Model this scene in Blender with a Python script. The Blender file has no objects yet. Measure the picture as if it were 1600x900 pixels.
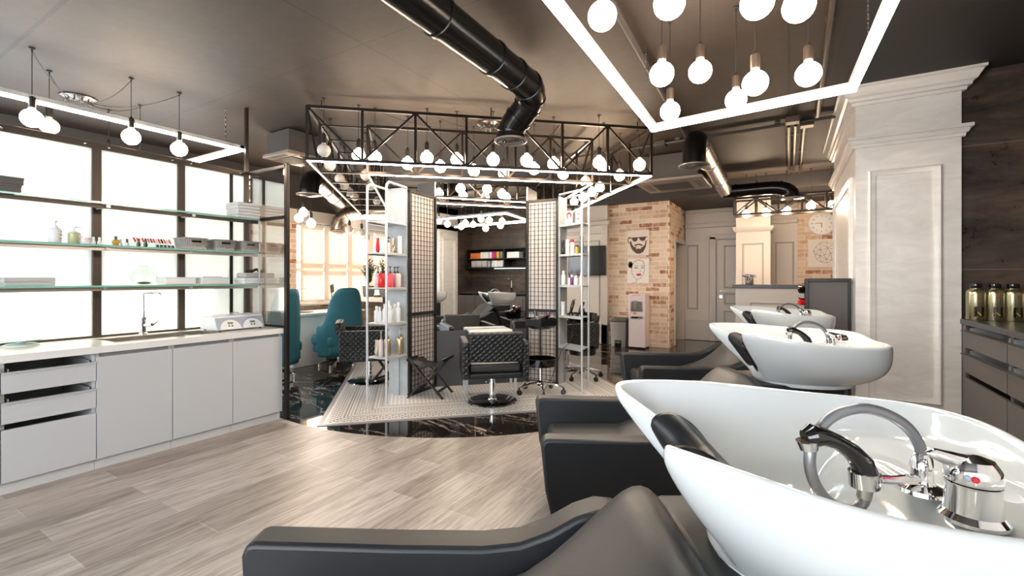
import bpy, math, random
from mathutils import Vector, Matrix
random.seed(7)
PI = math.pi
sc = bpy.context.scene
COL = sc.collection

# ------------------------------------------------------------------ camera, world, main lights, exposure
H = 1.25            # eye height
F = 720.0           # focal length in pixels of a 1600 wide frame
CX, CY = 800.0, 435.0
YAW = math.radians(31)
CA, SA = math.cos(YAW), math.sin(YAW)
cam_d = bpy.data.cameras.new('camera')
cam_d.sensor_width = 36.0
cam_d.lens = F / 1600 * 36
cam_d.shift_y = -(450 - CY) / 1600
cam_d.clip_start = .02
cam = bpy.data.objects.new('camera', cam_d)
COL.objects.link(cam)
cam.location = (0, 0, H)
cam.rotation_euler = (PI/2, 0, YAW)
sc.camera = cam
sc.view_settings.view_transform = 'Standard'
sc.view_settings.look = 'None'
sc.view_settings.gamma = 1
sc.view_settings.use_curve_mapping = False
sc.view_settings.exposure = 1.42
try:
    sc.cycles.use_denoising = True
    sc.cycles.max_bounces = 8
    sc.cycles.diffuse_bounces = 4
    sc.cycles.glossy_bounces = 4
    sc.cycles.transmission_bounces = 6
    sc.cycles.sample_clamp_indirect = 6
    sc.cycles.caustics_reflective = False
    sc.cycles.caustics_refractive = False
except Exception:
    pass
world = bpy.data.worlds.new('world')
sc.world = world
world.use_nodes = True
world.node_tree.nodes['Background'].inputs[0].default_value = (.80, .88, 1, 1)
world.node_tree.nodes['Background'].inputs[1].default_value = 1.5

def lamp_area(name, loc, rot, sx, sy, power, col):
    d = bpy.data.lights.new(name, 'AREA')
    d.shape = 'RECTANGLE'; d.size = sx; d.size_y = sy; d.energy = power; d.color = col
    o = bpy.data.objects.new(name, d); COL.objects.link(o)
    o.location = loc; o.rotation_euler = rot
    return o
# daylight through the big window behind the viewer
lamp_area('daylight_back', (-1.3, -2.95, 1.55), (-PI/2, 0, PI), 4.6, 1.9, 75, (.93, .97, 1))
# daylight in the passage behind the frosted partition
lamp_area('daylight_passage', (-6.45, .6, 1.75), (0, -PI/2, 0), 1.5, 5.2, 34, (.97, .99, 1))
# daylight through the blinds side of the salon
lamp_area('daylight_side', (-6.42, 6.1, 1.55), (0, -PI/2, 0), 1.2, 3.2, 35, (1, .88, .74))
sun_d = bpy.data.lights.new('sun', 'SUN'); sun_d.energy = 7; sun_d.angle = .02; sun_d.color = (1, .86, .70)
sun = bpy.data.objects.new('sun', sun_d); COL.objects.link(sun)
sun.location = (-9, 5, 5)
sun.rotation_euler = Vector((.87, .22, -.34)).to_track_quat('-Z', 'Y').to_euler()

# ------------------------------------------------------------------ measuring helpers
def W(X, D, z=None):           # camera-aligned floor coordinates (right, ahead) to room coordinates
    x, y = CA*X - SA*D, SA*X + CA*D
    return (x, y) if z is None else (x, y, z)
def PH(px, py, z):             # point of the photo at a known height
    D = (H - z) * F / (py - CY)
    return W((px - CX) / F * D, D, z)
def PD(px, py, D):             # point of the photo at a known distance ahead
    return W((px - CX) / F * D, D, H - (py - CY) * D / F)
def PX(px, py, x):             # point of the photo on the plane x = const of the room
    r = (px - CX) / F
    D = x / (CA*r - SA)
    return W(r*D, D, H - (py - CY) * D / F)
def PY(px, py, y):             # point of the photo on the plane y = const of the room
    r = (px - CX) / F
    D = y / (SA*r + CA)
    return W(r*D, D, H - (py - CY) * D / F)

# ------------------------------------------------------------------ mesh builder
class MB:
    def __init__(s):
        s.v = []; s.f = []
    def add(s, vs, fs):
        b = len(s.v)
        s.v += [Vector(p) for p in vs]
        s.f += [tuple(b + i for i in f) for f in fs]
        return s
    def box(s, x0, x1, y0, y1, z0, z1):
        return s.add([(x0,y0,z0),(x1,y0,z0),(x1,y1,z0),(x0,y1,z0),(x0,y0,z1),(x1,y0,z1),(x1,y1,z1),(x0,y1,z1)],
                     [(0,3,2,1),(4,5,6,7),(0,1,5,4),(1,2,6,5),(2,3,7,6),(3,0,4,7)])
    def mbox(s, M, sx, sy, sz):
        b = len(s.v)
        s.box(-sx/2, sx/2, -sy/2, sy/2, -sz/2, sz/2)
        for i in range(b, len(s.v)): s.v[i] = M @ s.v[i]
        return s
    def cbox(s, c, sx, sy, sz, rz=0, rx=0, ry=0):
        return s.mbox(Matrix.Translation(c) @ Matrix.Rotation(rz,4,'Z') @ Matrix.Rotation(ry,4,'Y') @ Matrix.Rotation(rx,4,'X'), sx, sy, sz)
    def bar(s, p0, p1, w, h=None):
        p0, p1 = Vector(p0), Vector(p1); d = p1 - p0
        q = d.to_track_quat('Y', 'Z')
        return s.mbox(Matrix.Translation((p0+p1)/2) @ q.to_matrix().to_4x4(), w, d.length, h or w)
    def tube(s, pts, r, n=10, caps=True, closed=False):
        P = [Vector(p) for p in pts]; m = len(P)
        R = r if isinstance(r, (list, tuple)) else [r]*m
        T = []
        for i in range(m):
            if closed: t = P[(i+1) % m] - P[i-1]
            else: t = P[min(i+1, m-1)] - P[max(i-1, 0)]
            if t.length < 1e-9: t = Vector((0,0,1))
            T.append(t.normalized())
        u = T[0].orthogonal().normalized()
        b = len(s.v)
        for i in range(m):
            u = u - T[i]*u.dot(T[i])
            u = u.normalized() if u.length > 1e-6 else T[i].orthogonal().normalized()
            w = T[i].cross(u)
            for k in range(n):
                a = 2*PI*k/n
                s.v.append(P[i] + (u*math.cos(a) + w*math.sin(a))*R[i])
        rng = m if closed else m-1
        for i in range(rng):
            j = (i+1) % m
            for k in range(n):
                l = (k+1) % n
                s.f.append((b+i*n+k, b+i*n+l, b+j*n+l, b+j*n+k))
        if caps and not closed:
            s.f.append(tuple(b + k for k in reversed(range(n))))
            s.f.append(tuple(b + (m-1)*n + k for k in range(n)))
        return s
    def cyl(s, p0, p1, r0, r1=None, n=20):
        return s.tube([p0, p1], [r0, r0 if r1 is None else r1], n)
    def lathe(s, prof, c=(0,0,0), n=24, M=None):
        b = len(s.v); m = len(prof)
        for r, z in prof:
            for k in range(n):
                a = 2*PI*k/n
                p = Vector((c[0] + r*math.cos(a), c[1] + r*math.sin(a), c[2] + z))
                s.v.append(M @ p if M else p)
        for i in range(m-1):
            for k in range(n):
                l = (k+1) % n
                s.f.append((b+i*n+k, b+i*n+l, b+(i+1)*n+l, b+(i+1)*n+k))
        if prof[0][0] > 1e-5: s.f.append(tuple(b + k for k in reversed(range(n))))
        if prof[-1][0] > 1e-5: s.f.append(tuple(b + (m-1)*n + k for k in range(n)))
        return s
    def ball(s, c, r, n=18, m=10, sx=1, sy=1, sz=1):
        return s.lathe([(r*math.sin(PI*i/m)+1e-6, -r*math.cos(PI*i/m)) for i in range(m+1)], (0,0,0), n,
                       Matrix.Translation(c) @ Matrix.Diagonal((sx, sy, sz, 1)))
    def prism(s, poly, z0, z1, M=None):
        n = len(poly); b = len(s.v)
        for z in (z0, z1):
            for p in poly:
                q = Vector((p[0], p[1], z)); s.v.append(M @ q if M else q)
        s.f.append(tuple(b+k for k in reversed(range(n)))); s.f.append(tuple(b+n+k for k in range(n)))
        for k in range(n):
            l = (k+1) % n
            s.f.append((b+k, b+l, b+n+l, b+n+k))
        return s
    def grid(s, fn, nu, nv, cu=False, cv=False):
        b = len(s.v)
        for i in range(nu):
            for j in range(nv): s.v.append(Vector(fn(i, j)))
        for i in range(nu if cu else nu-1):
            for j in range(nv if cv else nv-1):
                a, c = (i+1) % nu, (j+1) % nv
                s.f.append((b+i*nv+j, b+a*nv+j, b+a*nv+c, b+i*nv+c))
        return s
# plane maps for prism(): poly (a, b) extruded along the third axis
MXZ = Matrix(((1,0,0,0),(0,0,-1,0),(0,1,0,0),(0,0,0,1)))      # (a,b,c) -> (a,-c,b)
MYZ = Matrix(((0,0,1,0),(1,0,0,0),(0,1,0,0),(0,0,0,1)))       # (a,b,c) -> (c,a,b)

XF = {}
def place(o, loc, rz):
    o.location = loc; o.rotation_euler = (0, 0, rz)
    XF[o.name] = Matrix.Translation(loc) @ Matrix.Rotation(rz, 4, 'Z')
def meta(o, label, cat, group=None, kind=None):
    if label: o['label'] = label
    if cat: o['category'] = cat
    if group: o['group'] = group
    if kind: o['kind'] = kind
def th(name, label, cat, loc=(0,0,0), rz=0, group=None):
    o = bpy.data.objects.new(name, None); COL.objects.link(o)
    o.empty_display_size = .1
    place(o, Vector(loc), rz); meta(o, label, cat, group)
    return o
def link(name, mb, m, smooth=True, bevel=0, seg=2, sub=0, ang=35, flip=False):
    me = bpy.data.meshes.new(name)
    me.from_pydata([tuple(v) for v in mb.v], [], mb.f)
    import bmesh
    bm = bmesh.new(); bm.from_mesh(me)
    bmesh.ops.recalc_face_normals(bm, faces=bm.faces)
    bm.to_mesh(me); bm.free()
    o = bpy.data.objects.new(name, me); COL.objects.link(o)
    me.materials.append(m)
    if smooth:
        me.polygons.foreach_set('use_smooth', [True]*len(me.polygons))
        if not sub: me.set_sharp_from_angle(angle=math.radians(ang))
    if bevel:
        b = o.modifiers.new('bevel', 'BEVEL'); b.width = bevel; b.segments = seg; b.limit_method = 'ANGLE'
        b.angle_limit = math.radians(40); b.harden_normals = False
    if sub:
        b = o.modifiers.new('subdivision', 'SUBSURF'); b.levels = sub; b.render_levels = sub
    return o
def pt(name, mb, m, parent, world=False, label=None, **kw):    # a part of a thing
    if world:
        p = parent
        while p.parent: p = p.parent
        I = XF[p.name].inverted()
        mb.v = [I @ v for v in mb.v]
    o = link(name, mb, m, **kw); o.parent = parent
    if label: o['label'] = label
    return o
def one(name, mb, m, label, cat, loc=(0,0,0), rz=0, group=None, world=False, **kw):  # a thing that is one mesh
    M = Matrix.Translation(loc) @ Matrix.Rotation(rz, 4, 'Z')
    if world:
        I = M.inverted(); mb.v = [I @ v for v in mb.v]
    o = link(name, mb, m, **kw); place(o, Vector(loc), rz); meta(o, label, cat, group)
    return o
def struct(name, mb, m, parent=None, **kw):
    o = link(name, mb, m, **kw)
    if parent: o.parent = parent
    else: o['kind'] = 'structure'
    return o
def dup(o, loc, rz, label, group=None):
    def rec(a, par):
        c = a.copy(); COL.objects.link(c)
        if par: c.parent = par
        for ch in KIDS(a): rec(ch, c)
        return c
    c = rec(o, None); place(c, Vector(loc), rz)
    c['label'] = label
    if group: c['group'] = group
    return c
def KIDS(a): return [k for k in list(bpy.data.objects) if k.parent == a]
# ------------------------------------------------------------------ materials
def newmat(name):
    m = bpy.data.materials.new(name); m.use_nodes = True
    return m, m.node_tree, m.node_tree.nodes['Principled BSDF']
def nd(t, typ, **kw):
    n = t.nodes.new(typ)
    for k, v in kw.items():
        if k.startswith('i_'):
            key = k[2:]
            n.inputs[int(key) if key.isdigit() else key.replace('_', ' ')].default_value = v
        else: setattr(n, k, v)
    return n
def math_(t, op, a, b=None, c=None):
    n = t.nodes.new('ShaderNodeMath'); n.operation = op
    for i, x in enumerate((a, b, c)):
        if x is None: continue
        if isinstance(x, (int, float)): n.inputs[i].default_value = x
        else: t.links.new(x, n.inputs[i])
    return n.outputs[0]
def mix_(t, fac, a, b, mode='MIX'):
    n = t.nodes.new('ShaderNodeMix'); n.data_type = 'RGBA'; n.blend_type = mode
    for s, x in ((n.inputs[0], fac), (n.inputs[6], a), (n.inputs[7], b)):
        if isinstance(x, (int, float)): s.default_value = x
        elif isinstance(x, tuple): s.default_value = (*x[:3], 1)
        else: t.links.new(x, s)
    return n.outputs[2]
def ramp_(t, fac, stops):
    n = t.nodes.new('ShaderNodeValToRGB')
    e = n.color_ramp.elements
    while len(e) < len(stops): e.new(.5)
    for el, (p, c) in zip(e, stops):
        el.position = p; el.color = (*c, 1) if len(c) == 3 else c
    t.links.new(fac, n.inputs[0])
    return n.outputs[0]
def obj_co(t, order=None, scale=(1,1,1), rot=(0,0,0)):
    tc = t.nodes.new('ShaderNodeTexCoord'); src = tc.outputs['Object']
    if order:
        sp = t.nodes.new('ShaderNodeSeparateXYZ'); cb = t.nodes.new('ShaderNodeCombineXYZ')
        t.links.new(src, sp.inputs[0])
        for i, a in enumerate(order):
            if a in 'XYZ': t.links.new(sp.outputs['XYZ'.index(a)], cb.inputs[i])
        src = cb.outputs[0]
    mp = t.nodes.new('ShaderNodeMapping'); t.links.new(src, mp.inputs[0])
    mp.inputs['Scale'].default_value = scale; mp.inputs['Rotation'].default_value = rot
    return mp.outputs[0]
def noise_(t, vec, scale, detail=4, rough=.5, dist=0):
    n = nd(t, 'ShaderNodeTexNoise'); n.inputs['Scale'].default_value = scale; n.inputs['Detail'].default_value = detail
    n.inputs['Roughness'].default_value = rough; n.inputs['Distortion'].default_value = dist
    t.links.new(vec, n.inputs['Vector'])
    return n.outputs[0]
def bump_(t, b, height, strength=.2, dist=.002):
    n = t.nodes.new('ShaderNodeBump'); n.inputs['Strength'].default_value = strength; n.inputs['Distance'].default_value = dist
    t.links.new(height, n.inputs['Height']); t.links.new(n.outputs[0], b.inputs['Normal'])
def P(name, col, rough=.5, metal=0, var=.04, nscale=30, bump=0, bscale=200, coat=0, emit=None, es=0, trans=0, alpha=1, ior=1.45, spec=None):
    m, t, b = newmat(name)
    co = obj_co(t)
    n = noise_(t, co, nscale, 2)
    if var:
        lo = tuple(max(0, c*(1-var)) for c in col); hi = tuple(min(1, c*(1+var)) for c in col)
        t.links.new(mix_(t, n, lo, hi), b.inputs['Base Color'])
    else: b.inputs['Base Color'].default_value = (*col, 1)
    b.inputs['Roughness'].default_value = rough; b.inputs['Metallic'].default_value = metal
    if coat: b.inputs['Coat Weight'].default_value = coat; b.inputs['Coat Roughness'].default_value = .03
    if emit: b.inputs['Emission Color'].default_value = (*emit, 1); b.inputs['Emission Strength'].default_value = es
    if trans: b.inputs['Transmission Weight'].default_value = trans
    if alpha < 1: b.inputs['Alpha'].default_value = alpha
    b.inputs['IOR'].default_value = ior
    if spec is not None: b.inputs['Specular IOR Level'].default_value = spec
    if bump: bump_(t, b, noise_(t, co, bscale, 3), bump)
    return m
M = {}
M['black_metal'] = P('black_metal', (.018,.016,.015), .35, .3)
M['black_wood'] = P('black_wood', (.014,.012,.011), .5, bump=.1, bscale=90)
M['bronze'] = P('bronze_metal', (.085,.066,.054), .38, .6, var=.1)
M['dark_rail'] = P('dark_rail', (.030,.024,.020), .32, .7)
M['chrome'] = P('chrome', (.86,.86,.87), .06, 1, var=0)
M['steel'] = P('brushed_steel', (.55,.52,.48), .28, 1)
M['alu'] = P('grey_painted_metal', (.55,.57,.58), .35, .35)
M['lacq'] = P('pale_grey_lacquer', (.50,.52,.54), .32, var=.01)
M['lacq_in'] = P('grey_inside', (.30,.31,.31), .5)
M['top_white'] = P('white_stone_top', (.74,.73,.72), .3, var=.05, nscale=140)
M['white'] = P('white_plastic', (.80,.80,.80), .35, var=.01)
M['cer'] = P('white_ceramic', (.66,.70,.71), .07, var=.005, coat=.6)
M['leather'] = P('black_leather', (.013,.0145,.017), .42, var=.1, bump=.25, bscale=420)
M['leather_soft'] = P('black_soft_leather', (.034,.033,.033), .42, var=.08, bump=.2, bscale=380)
M['rubber'] = P('black_rubber', (.012,.012,.013), .35, var=.1)
M['gloss_black'] = P('gloss_black', (.006,.006,.006), .08, coat=.5, var=0)
M['duct_black'] = P('black_duct_metal', (.022,.020,.019), .22, .75, var=.1)
M['duct_steel'] = P('galvanised_duct', (.42,.35,.29), .25, .95, var=.12, nscale=8)
M['towel'] = P('white_towel', (.80,.78,.77), .95, bump=.8, bscale=500)
M['towel_grey'] = P('grey_towel', (.52,.52,.52), .95, bump=.8, bscale=500)
M['box_grey'] = P('dark_grey_box', (.105,.095,.088), .7)
M['teal'] = P('teal_velvet', (.040,.185,.25), .75, var=.15, nscale=12, bump=.2)
M['board'] = P('pale_concrete_board', (.40,.43,.44), .6, var=.25, nscale=9)
M['station'] = P('charcoal_laminate', (.060,.062,.066), .42)
M['white_wall'] = P('white_wall_paint', (.62,.57,.52), .5, var=.04, nscale=4)
M['door_white'] = P('cream_door_paint', (.56,.51,.46), .4, var=.03, nscale=4)
M['door_shadow'] = P('shadowed_moulding_paint', (.43,.385,.345), .5)  # cream paint darkened: shadow of the mouldings put into the colour
M['soffit'] = P('dark_soffit_paint', (.045,.040,.038), .6)
M['dark_panel'] = P('grey_cabinet_laminate', (.115,.100,.095), .38)
M['dark_top'] = P('dark_counter_top', (.030,.028,.027), .32, var=.2, nscale=60)
M['mirror'] = P('mirror_silver', (.88,.90,.90), .0, 1, var=0)
M['pink_white'] = P('rosy_white_plastic', (.74,.63,.62), .25, var=.02)
M['bin_grey'] = P('grey_bin_plastic', (.23,.22,.22), .5)
M['canvas'] = P('canvas_cream', (.76,.66,.57), .8, bump=.3, bscale=600)
M['canvas_white'] = P('canvas_white', (.80,.74,.69), .8, bump=.3, bscale=600)
M['brown_ink'] = P('brown_print', (.10,.06,.045), .7)
M['red_ink'] = P('red_print', (.55,.02,.03), .6)
M['line_ink'] = P('grey_print', (.16,.13,.11), .7)
M['leaf'] = P('green_leaf', (.035,.07,.02), .35, var=.4)
M['stone_pot'] = P('stone_pot', (.28,.25,.22), .8, var=.2)
M['gold_bottle'] = P('champagne_bottle', (.46,.36,.24), .28, .7)
M['tan_bottle'] = P('tan_bottle', (.50,.38,.27), .35, .2)
M['gold_green'] = P('olive_gold_metal', (.42,.38,.24), .25, .9)
M['red_plastic'] = P('red_plastic', (.62,.015,.02), .25)
M['coral_plastic'] = P('coral_plastic', (.80,.10,.14), .3)
M['pink_plastic'] = P('pale_pink_plastic', (.82,.62,.60), .35)
M['amber'] = P('amber_liquid', (.55,.33,.05), .15)
M['purple'] = P('purple_plastic', (.16,.035,.14), .3)
M['orange'] = P('orange_card', (.72,.18,.035), .5)
M['magenta'] = P('magenta_card', (.55,.02,.22), .5)
M['yellow'] = P('yellow_card', (.65,.45,.05), .5)
M['grey_card'] = P('grey_card', (.45,.44,.43), .5)
M['lcd'] = P('black_screen', (.020,.017,.016), .12, coat=.5, var=0)
M['lcd_green'] = P('lcd_window', (.16,.2,.15), .3)
M['panel_blue'] = P('blue_grey_panel', (.33,.38,.47), .4)
M['hose'] = P('grey_steel_hose', (.27,.28,.30), .3, .6)
M['cord'] = P('black_cord', (.02,.017,.015), .6)
M['hook_white'] = P('dull_steel', (.30,.27,.24), .4, .7)
M['screen_fabric'] = P('grey_board', (.11,.10,.10), .7)
M['flower_white'] = P('white_petal', (.8,.78,.8), .6)
M['flower_purple'] = P('purple_petal', (.12,.08,.22), .6)
M['plinth'] = P('plinth_white', (.60,.60,.60), .45)

def emat(name, col, s):
    m, t, b = newmat(name); b.inputs['Base Color'].default_value = (.8,.8,.8,1)
    b.inputs['Emission Color'].default_value = (*col, 1); b.inputs['Emission Strength'].default_value = s
    b.inputs['Roughness'].default_value = .3
    return m
M['bulb'] = emat('lit_bulb', (1, .74, .50), 24)
M['bulb_hot'] = emat('lit_bulb_warm', (1, .74, .50), 60)
M['bulb_off'] = P('milk_glass', (.72,.66,.60), .12, var=0)
M['led'] = emat('led_diffuser', (.84, .96, 1), 11)
M['led_soft'] = emat('led_side', (.80, .95, 1), 2.2)

def glass(name, col, rough=0, mixf=.05):      # thin clear glass sheet
    m, t, b = newmat(name)
    t.nodes.remove(b); out = t.nodes['Material Output']
    tr = nd(t, 'ShaderNodeBsdfTransparent'); tr.inputs[0].default_value = (*col, 1)
    gl = nd(t, 'ShaderNodeBsdfGlossy'); gl.inputs['Roughness'].default_value = .02
    lw = nd(t, 'ShaderNodeLayerWeight'); lw.inputs[0].default_value = .5
    fr = math_(t, 'ADD', math_(t, 'MULTIPLY', math_(t, 'POWER', lw.outputs['Facing'], 3.5), .7), mixf)
    mx = nd(t, 'ShaderNodeMixShader')
    t.links.new(fr, mx.inputs[0]); t.links.new(tr.outputs[0], mx.inputs[1]); t.links.new(gl.outputs[0], mx.inputs[2])
    t.links.new(mx.outputs[0], out.inputs[0])
    return m
M['glass'] = glass('clear_glass', (.93,.97,.95))
M['screen_glass'] = glass('reflective_screen_glass', (.90,.92,.92), mixf=.42)
M['glass_edge'] = P('green_glass_edge', (.22,.50,.40), .15, var=0, coat=.5)
def frosted(name, col, tw=.75, rough=.3):
    m, t, b = newmat(name); out = t.nodes['Material Output']
    b.inputs['Base Color'].default_value = (*col, 1); b.inputs['Roughness'].default_value = rough
    tl = nd(t, 'ShaderNodeBsdfTranslucent'); tl.inputs[0].default_value = (*col, 1)
    co = obj_co(t); n = noise_(t, co, 1.2, 1)
    mx = nd(t, 'ShaderNodeMixShader'); mx.inputs[0].default_value = tw
    t.links.new(b.outputs[0], mx.inputs[1]); t.links.new(tl.outputs[0], mx.inputs[2]); t.links.new(mx.outputs[0], out.inputs[0])
    b.inputs['Coat Weight'].default_value = .4
    return m
M['frost'] = frosted('frosted_glass', (.86,.89,.86), .68, .12)
M['blind'] = frosted('cream_blind', (.86,.74,.62), .5, .7)

def wood_floor():
    m, t, b = newmat('wood_planks')
    co = obj_co(t, 'YX0')
    br = nd(t, 'ShaderNodeTexBrick'); t.links.new(co, br.inputs['Vector'])
    br.offset = .37; br.offset_frequency = 2
    for k, v in (('Scale', 1), ('Mortar Size', .0022), ('Mortar Smooth', .1), ('Bias', 0), ('Brick Width', 1.2), ('Row Height', .2)):
        br.inputs[k].default_value = v
    br.inputs['Color1'].default_value = (.36,.305,.265,1); br.inputs['Color2'].default_value = (.60,.535,.485,1)
    br.inputs['Mortar'].default_value = (.62,.57,.53,1)
    g = noise_(t, obj_co(t, None, (22, 1.3, 1)), 3.0, 8, .65, .6)
    g2 = noise_(t, obj_co(t, None, (6, .8, 1)), 2.0, 5, .6, 1.0)
    c = mix_(t, 1.0, br.outputs[0], ramp_(t, g, [(.3, (.48,.46,.45)), (.52, (.92,.92,.92)), (.75, (1.15,1.15,1.15))]), 'MULTIPLY')
    c = mix_(t, .8, c, ramp_(t, g2, [(.35, (.62,.58,.55)), (.55, (1,1,1))]), 'MULTIPLY')
    # short pale end joints
    sp = nd(t, 'ShaderNodeTexBrick'); t.links.new(co, sp.inputs['Vector'])
    t.links.new(c, b.inputs['Base Color'])
    b.inputs['Roughness'].default_value = .34
    bump_(t, b, g, .12, .002)
    t.nodes.remove(sp)
    return m
M['wood'] = wood_floor()
def marble():
    m, t, b = newmat('black_marble')
    co = obj_co(t, None, (1,1,1), (0,0,.3))
    st = obj_co(t, None, (.55, 1.7, 1), (0,0,.12))
    n = noise_(t, st, 1.5, 8, .62, .8)
    v = math_(t, 'ABSOLUTE', math_(t, 'SUBTRACT', n, .5))
    n2 = noise_(t, st, 3.4, 6, .6, 1.2)
    v2 = math_(t, 'ABSOLUTE', math_(t, 'SUBTRACT', n2, .53))
    base = mix_(t, noise_(t, co, 2.3, 4), (.0045,.0042,.004), (.020,.015,.012))
    c = mix_(t, ramp_(t, v, [(0, (1,1,1)), (.007, (0,0,0))]), base, (.50,.42,.36))
    c = mix_(t, ramp_(t, v2, [(0, (.25,.25,.25)), (.003, (0,0,0))]), c, (.42,.35,.29))
    br = nd(t, 'ShaderNodeTexBrick'); t.links.new(obj_co(t, None, (1,1,1), (0,0,.95)), br.inputs['Vector'])
    br.offset = 0
    for k, x in (('Scale', 1), ('Mortar Size', .0022), ('Mortar Smooth', 0), ('Brick Width', .9), ('Row Height', .9)):
        br.inputs[k].default_value = x
    c = mix_(t, math_(t, 'MULTIPLY', br.outputs['Fac'], .55), c, (.42,.36,.30))
    t.links.new(c, b.inputs['Base Color'])
    b.inputs['Roughness'].default_value = .035
    b.inputs['Specular IOR Level'].default_value = .75
    return m
M['marble'] = marble()
MOS_X, MOS_Y = 3.13, 3.9
def mosaic():
    m, t, b = newmat('mosaic_tiles')
    tc = nd(t, 'ShaderNodeTexCoord'); sp = nd(t, 'ShaderNodeSeparateXYZ'); t.links.new(tc.outputs['Object'], sp.inputs[0])
    x, y = sp.outputs[0], sp.outputs[1]
    dx = math_(t, 'MINIMUM', x, math_(t, 'SUBTRACT', MOS_X, x)); dy = math_(t, 'MINIMUM', y, math_(t, 'SUBTRACT', MOS_Y, y))
    d = math_(t, 'MINIMUM', dx, dy)
    side = math_(t, 'LESS_THAN', dx, dy)
    s_ = math_(t, 'ADD', math_(t, 'MULTIPLY', side, y), math_(t, 'MULTIPLY', math_(t, 'SUBTRACT', 1, side), x))
    def band(a, c_): return math_(t, 'MULTIPLY', math_(t, 'GREATER_THAN', d, a), math_(t, 'LESS_THAN', d, c_))
    def per(v, p, duty=0.0, ph=0): return math_(t, 'GREATER_THAN', math_(t, 'SINE', math_(t, 'ADD', math_(t, 'MULTIPLY', v, 2*PI/p), ph)), duty)
    dots = math_(t, 'GREATER_THAN', math_(t, 'MULTIPLY', math_(t, 'SINE', math_(t, 'MULTIPLY', s_, 2*PI/.055)), math_(t, 'SINE', math_(t, 'MULTIPLY', d, 2*PI/.05))), .25)
    stripes = math_(t, 'MULTIPLY', per(x, .040, .2), per(y, .040, -.8))
    tiny = math_(t, 'MULTIPLY', stripes, .45)
    white = (.84,.80,.76)
    c = mix_(t, tiny, white, (.30,.28,.27))
    c = mix_(t, math_(t, 'LESS_THAN', d, .52), c, white)
    c = mix_(t, math_(t, 'MULTIPLY', math_(t, 'MULTIPLY', math_(t, 'LESS_THAN', d, .52), per(d, .030, .5)), .6), c, (.20,.18,.17))
    for a, e in ((.07,.17), (.29,.39)):
        c = mix_(t, band(a, e), c, white)
        c = mix_(t, math_(t, 'MULTIPLY', band(a, e), dots), c, (.045,.038,.035))
    for a, e in ((.0,.035), (.19,.2), (.215,.225), (.27,.28), (.41,.42), (.5,.51)):
        c = mix_(t, band(a, e), c, (.30,.27,.25))
    t.links.new(c, b.inputs['Base Color']); b.inputs['Roughness'].default_value = .3
    return m
M['mosaic'] = mosaic()
def brick(name, order):
    m, t, b = newmat(name)
    co = obj_co(t, order)
    wob = noise_(t, co, 9, 2)
    def bt(c1, c2, bias, mort):
        br = nd(t, 'ShaderNodeTexBrick'); t.links.new(co, br.inputs['Vector'])
        for k, v in (('Scale', 1), ('Mortar Size', .006), ('Mortar Smooth', .2), ('Bias', bias), ('Brick Width', .25), ('Row Height', .078)):
            br.inputs[k].default_value = v
        br.inputs['Color1'].default_value = (*c1, 1); br.inputs['Color2'].default_value = (*c2, 1); br.inputs['Mortar'].default_value = (*mort, 1)
        return br
    b1 = bt((0,0,0), (1,1,1), 0, (0,0,0))
    tone = ramp_(t, b1.outputs[0], [(.0, (.72,.57,.43)), (.35, (.60,.43,.30)), (.55, (.76,.62,.48)), (.78, (.55,.33,.20)), (.93, (.30,.11,.055))])
    n = noise_(t, co, 14, 5, .7)
    c = mix_(t, ramp_(t, n, [(.48, (0,0,0)), (.66, (.8,.8,.8))]), tone, (.76,.63,.50))
    c = mix_(t, b1.outputs['Fac'], c, (.80,.68,.56))
    t.links.new(c, b.inputs['Base Color']); b.inputs['Roughness'].default_value = .85
    bump_(t, b, math_(t, 'SUBTRACT', 1, b1.outputs['Fac']), .5, .006)
    return m
M['brick_y'] = brick('brick_facing', 'XZ0')
M['brick_x'] = brick('brick_side', 'YZ0')
def concrete():
    m, t, b = newmat('brown_concrete')
    co = obj_co(t)
    sp = nd(t, 'ShaderNodeSeparateXYZ'); t.links.new(co, sp.inputs[0])
    n = noise_(t, co, 1.1, 8, .6, .4); n2 = noise_(t, co, 14, 4, .6)
    c = ramp_(t, n, [(.3, (.024,.0172,.0133)), (.7, (.048,.034,.026))])
    c = mix_(t, .25, c, ramp_(t, n2, [(.3, (.020,.015,.012)), (.7, (.055,.042,.034))]))
    wob = math_(t, 'MULTIPLY', math_(t, 'SUBTRACT', n2, .5), .02)
    x = math_(t, 'ADD', sp.outputs[0], wob); y = math_(t, 'ADD', sp.outputs[1], wob)
    def line(v, at, w): return math_(t, 'LESS_THAN', math_(t, 'ABSOLUTE', math_(t, 'SUBTRACT', v, at)), w)
    for v, at, w in ((x, -2.52, .006), (y, 2.2, .004), (y, .96, .012), (y, 5.2, .006), (x, .0, .005), (y, 7.4, .005)):
        c = mix_(t, math_(t, 'MULTIPLY', line(v, at, w), .8), c, (.008,.007,.006))
    c = mix_(t, math_(t, 'GREATER_THAN', sp.outputs[0], .30), c, (.026,.022,.020))
    t.links.new(c, b.inputs['Base Color']); b.inputs['Roughness'].default_value = .62
    bump_(t, b, n2, .15, .004)
    return m
M['concrete'] = concrete()
def plaster():
    m, t, b = newmat('pearl_plaster')
    n = noise_(t, obj_co(t, None, (1.2,1.2,3.5)), 2.5, 7, .65, 1.2)
    t.links.new(ramp_(t, n, [(.3, (.66,.63,.605)), (.7, (.80,.78,.755))]), b.inputs['Base Color'])
    b.inputs['Roughness'].default_value = .28
    bump_(t, b, n, .06, .01)
    return m
M['plaster'] = plaster()
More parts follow.
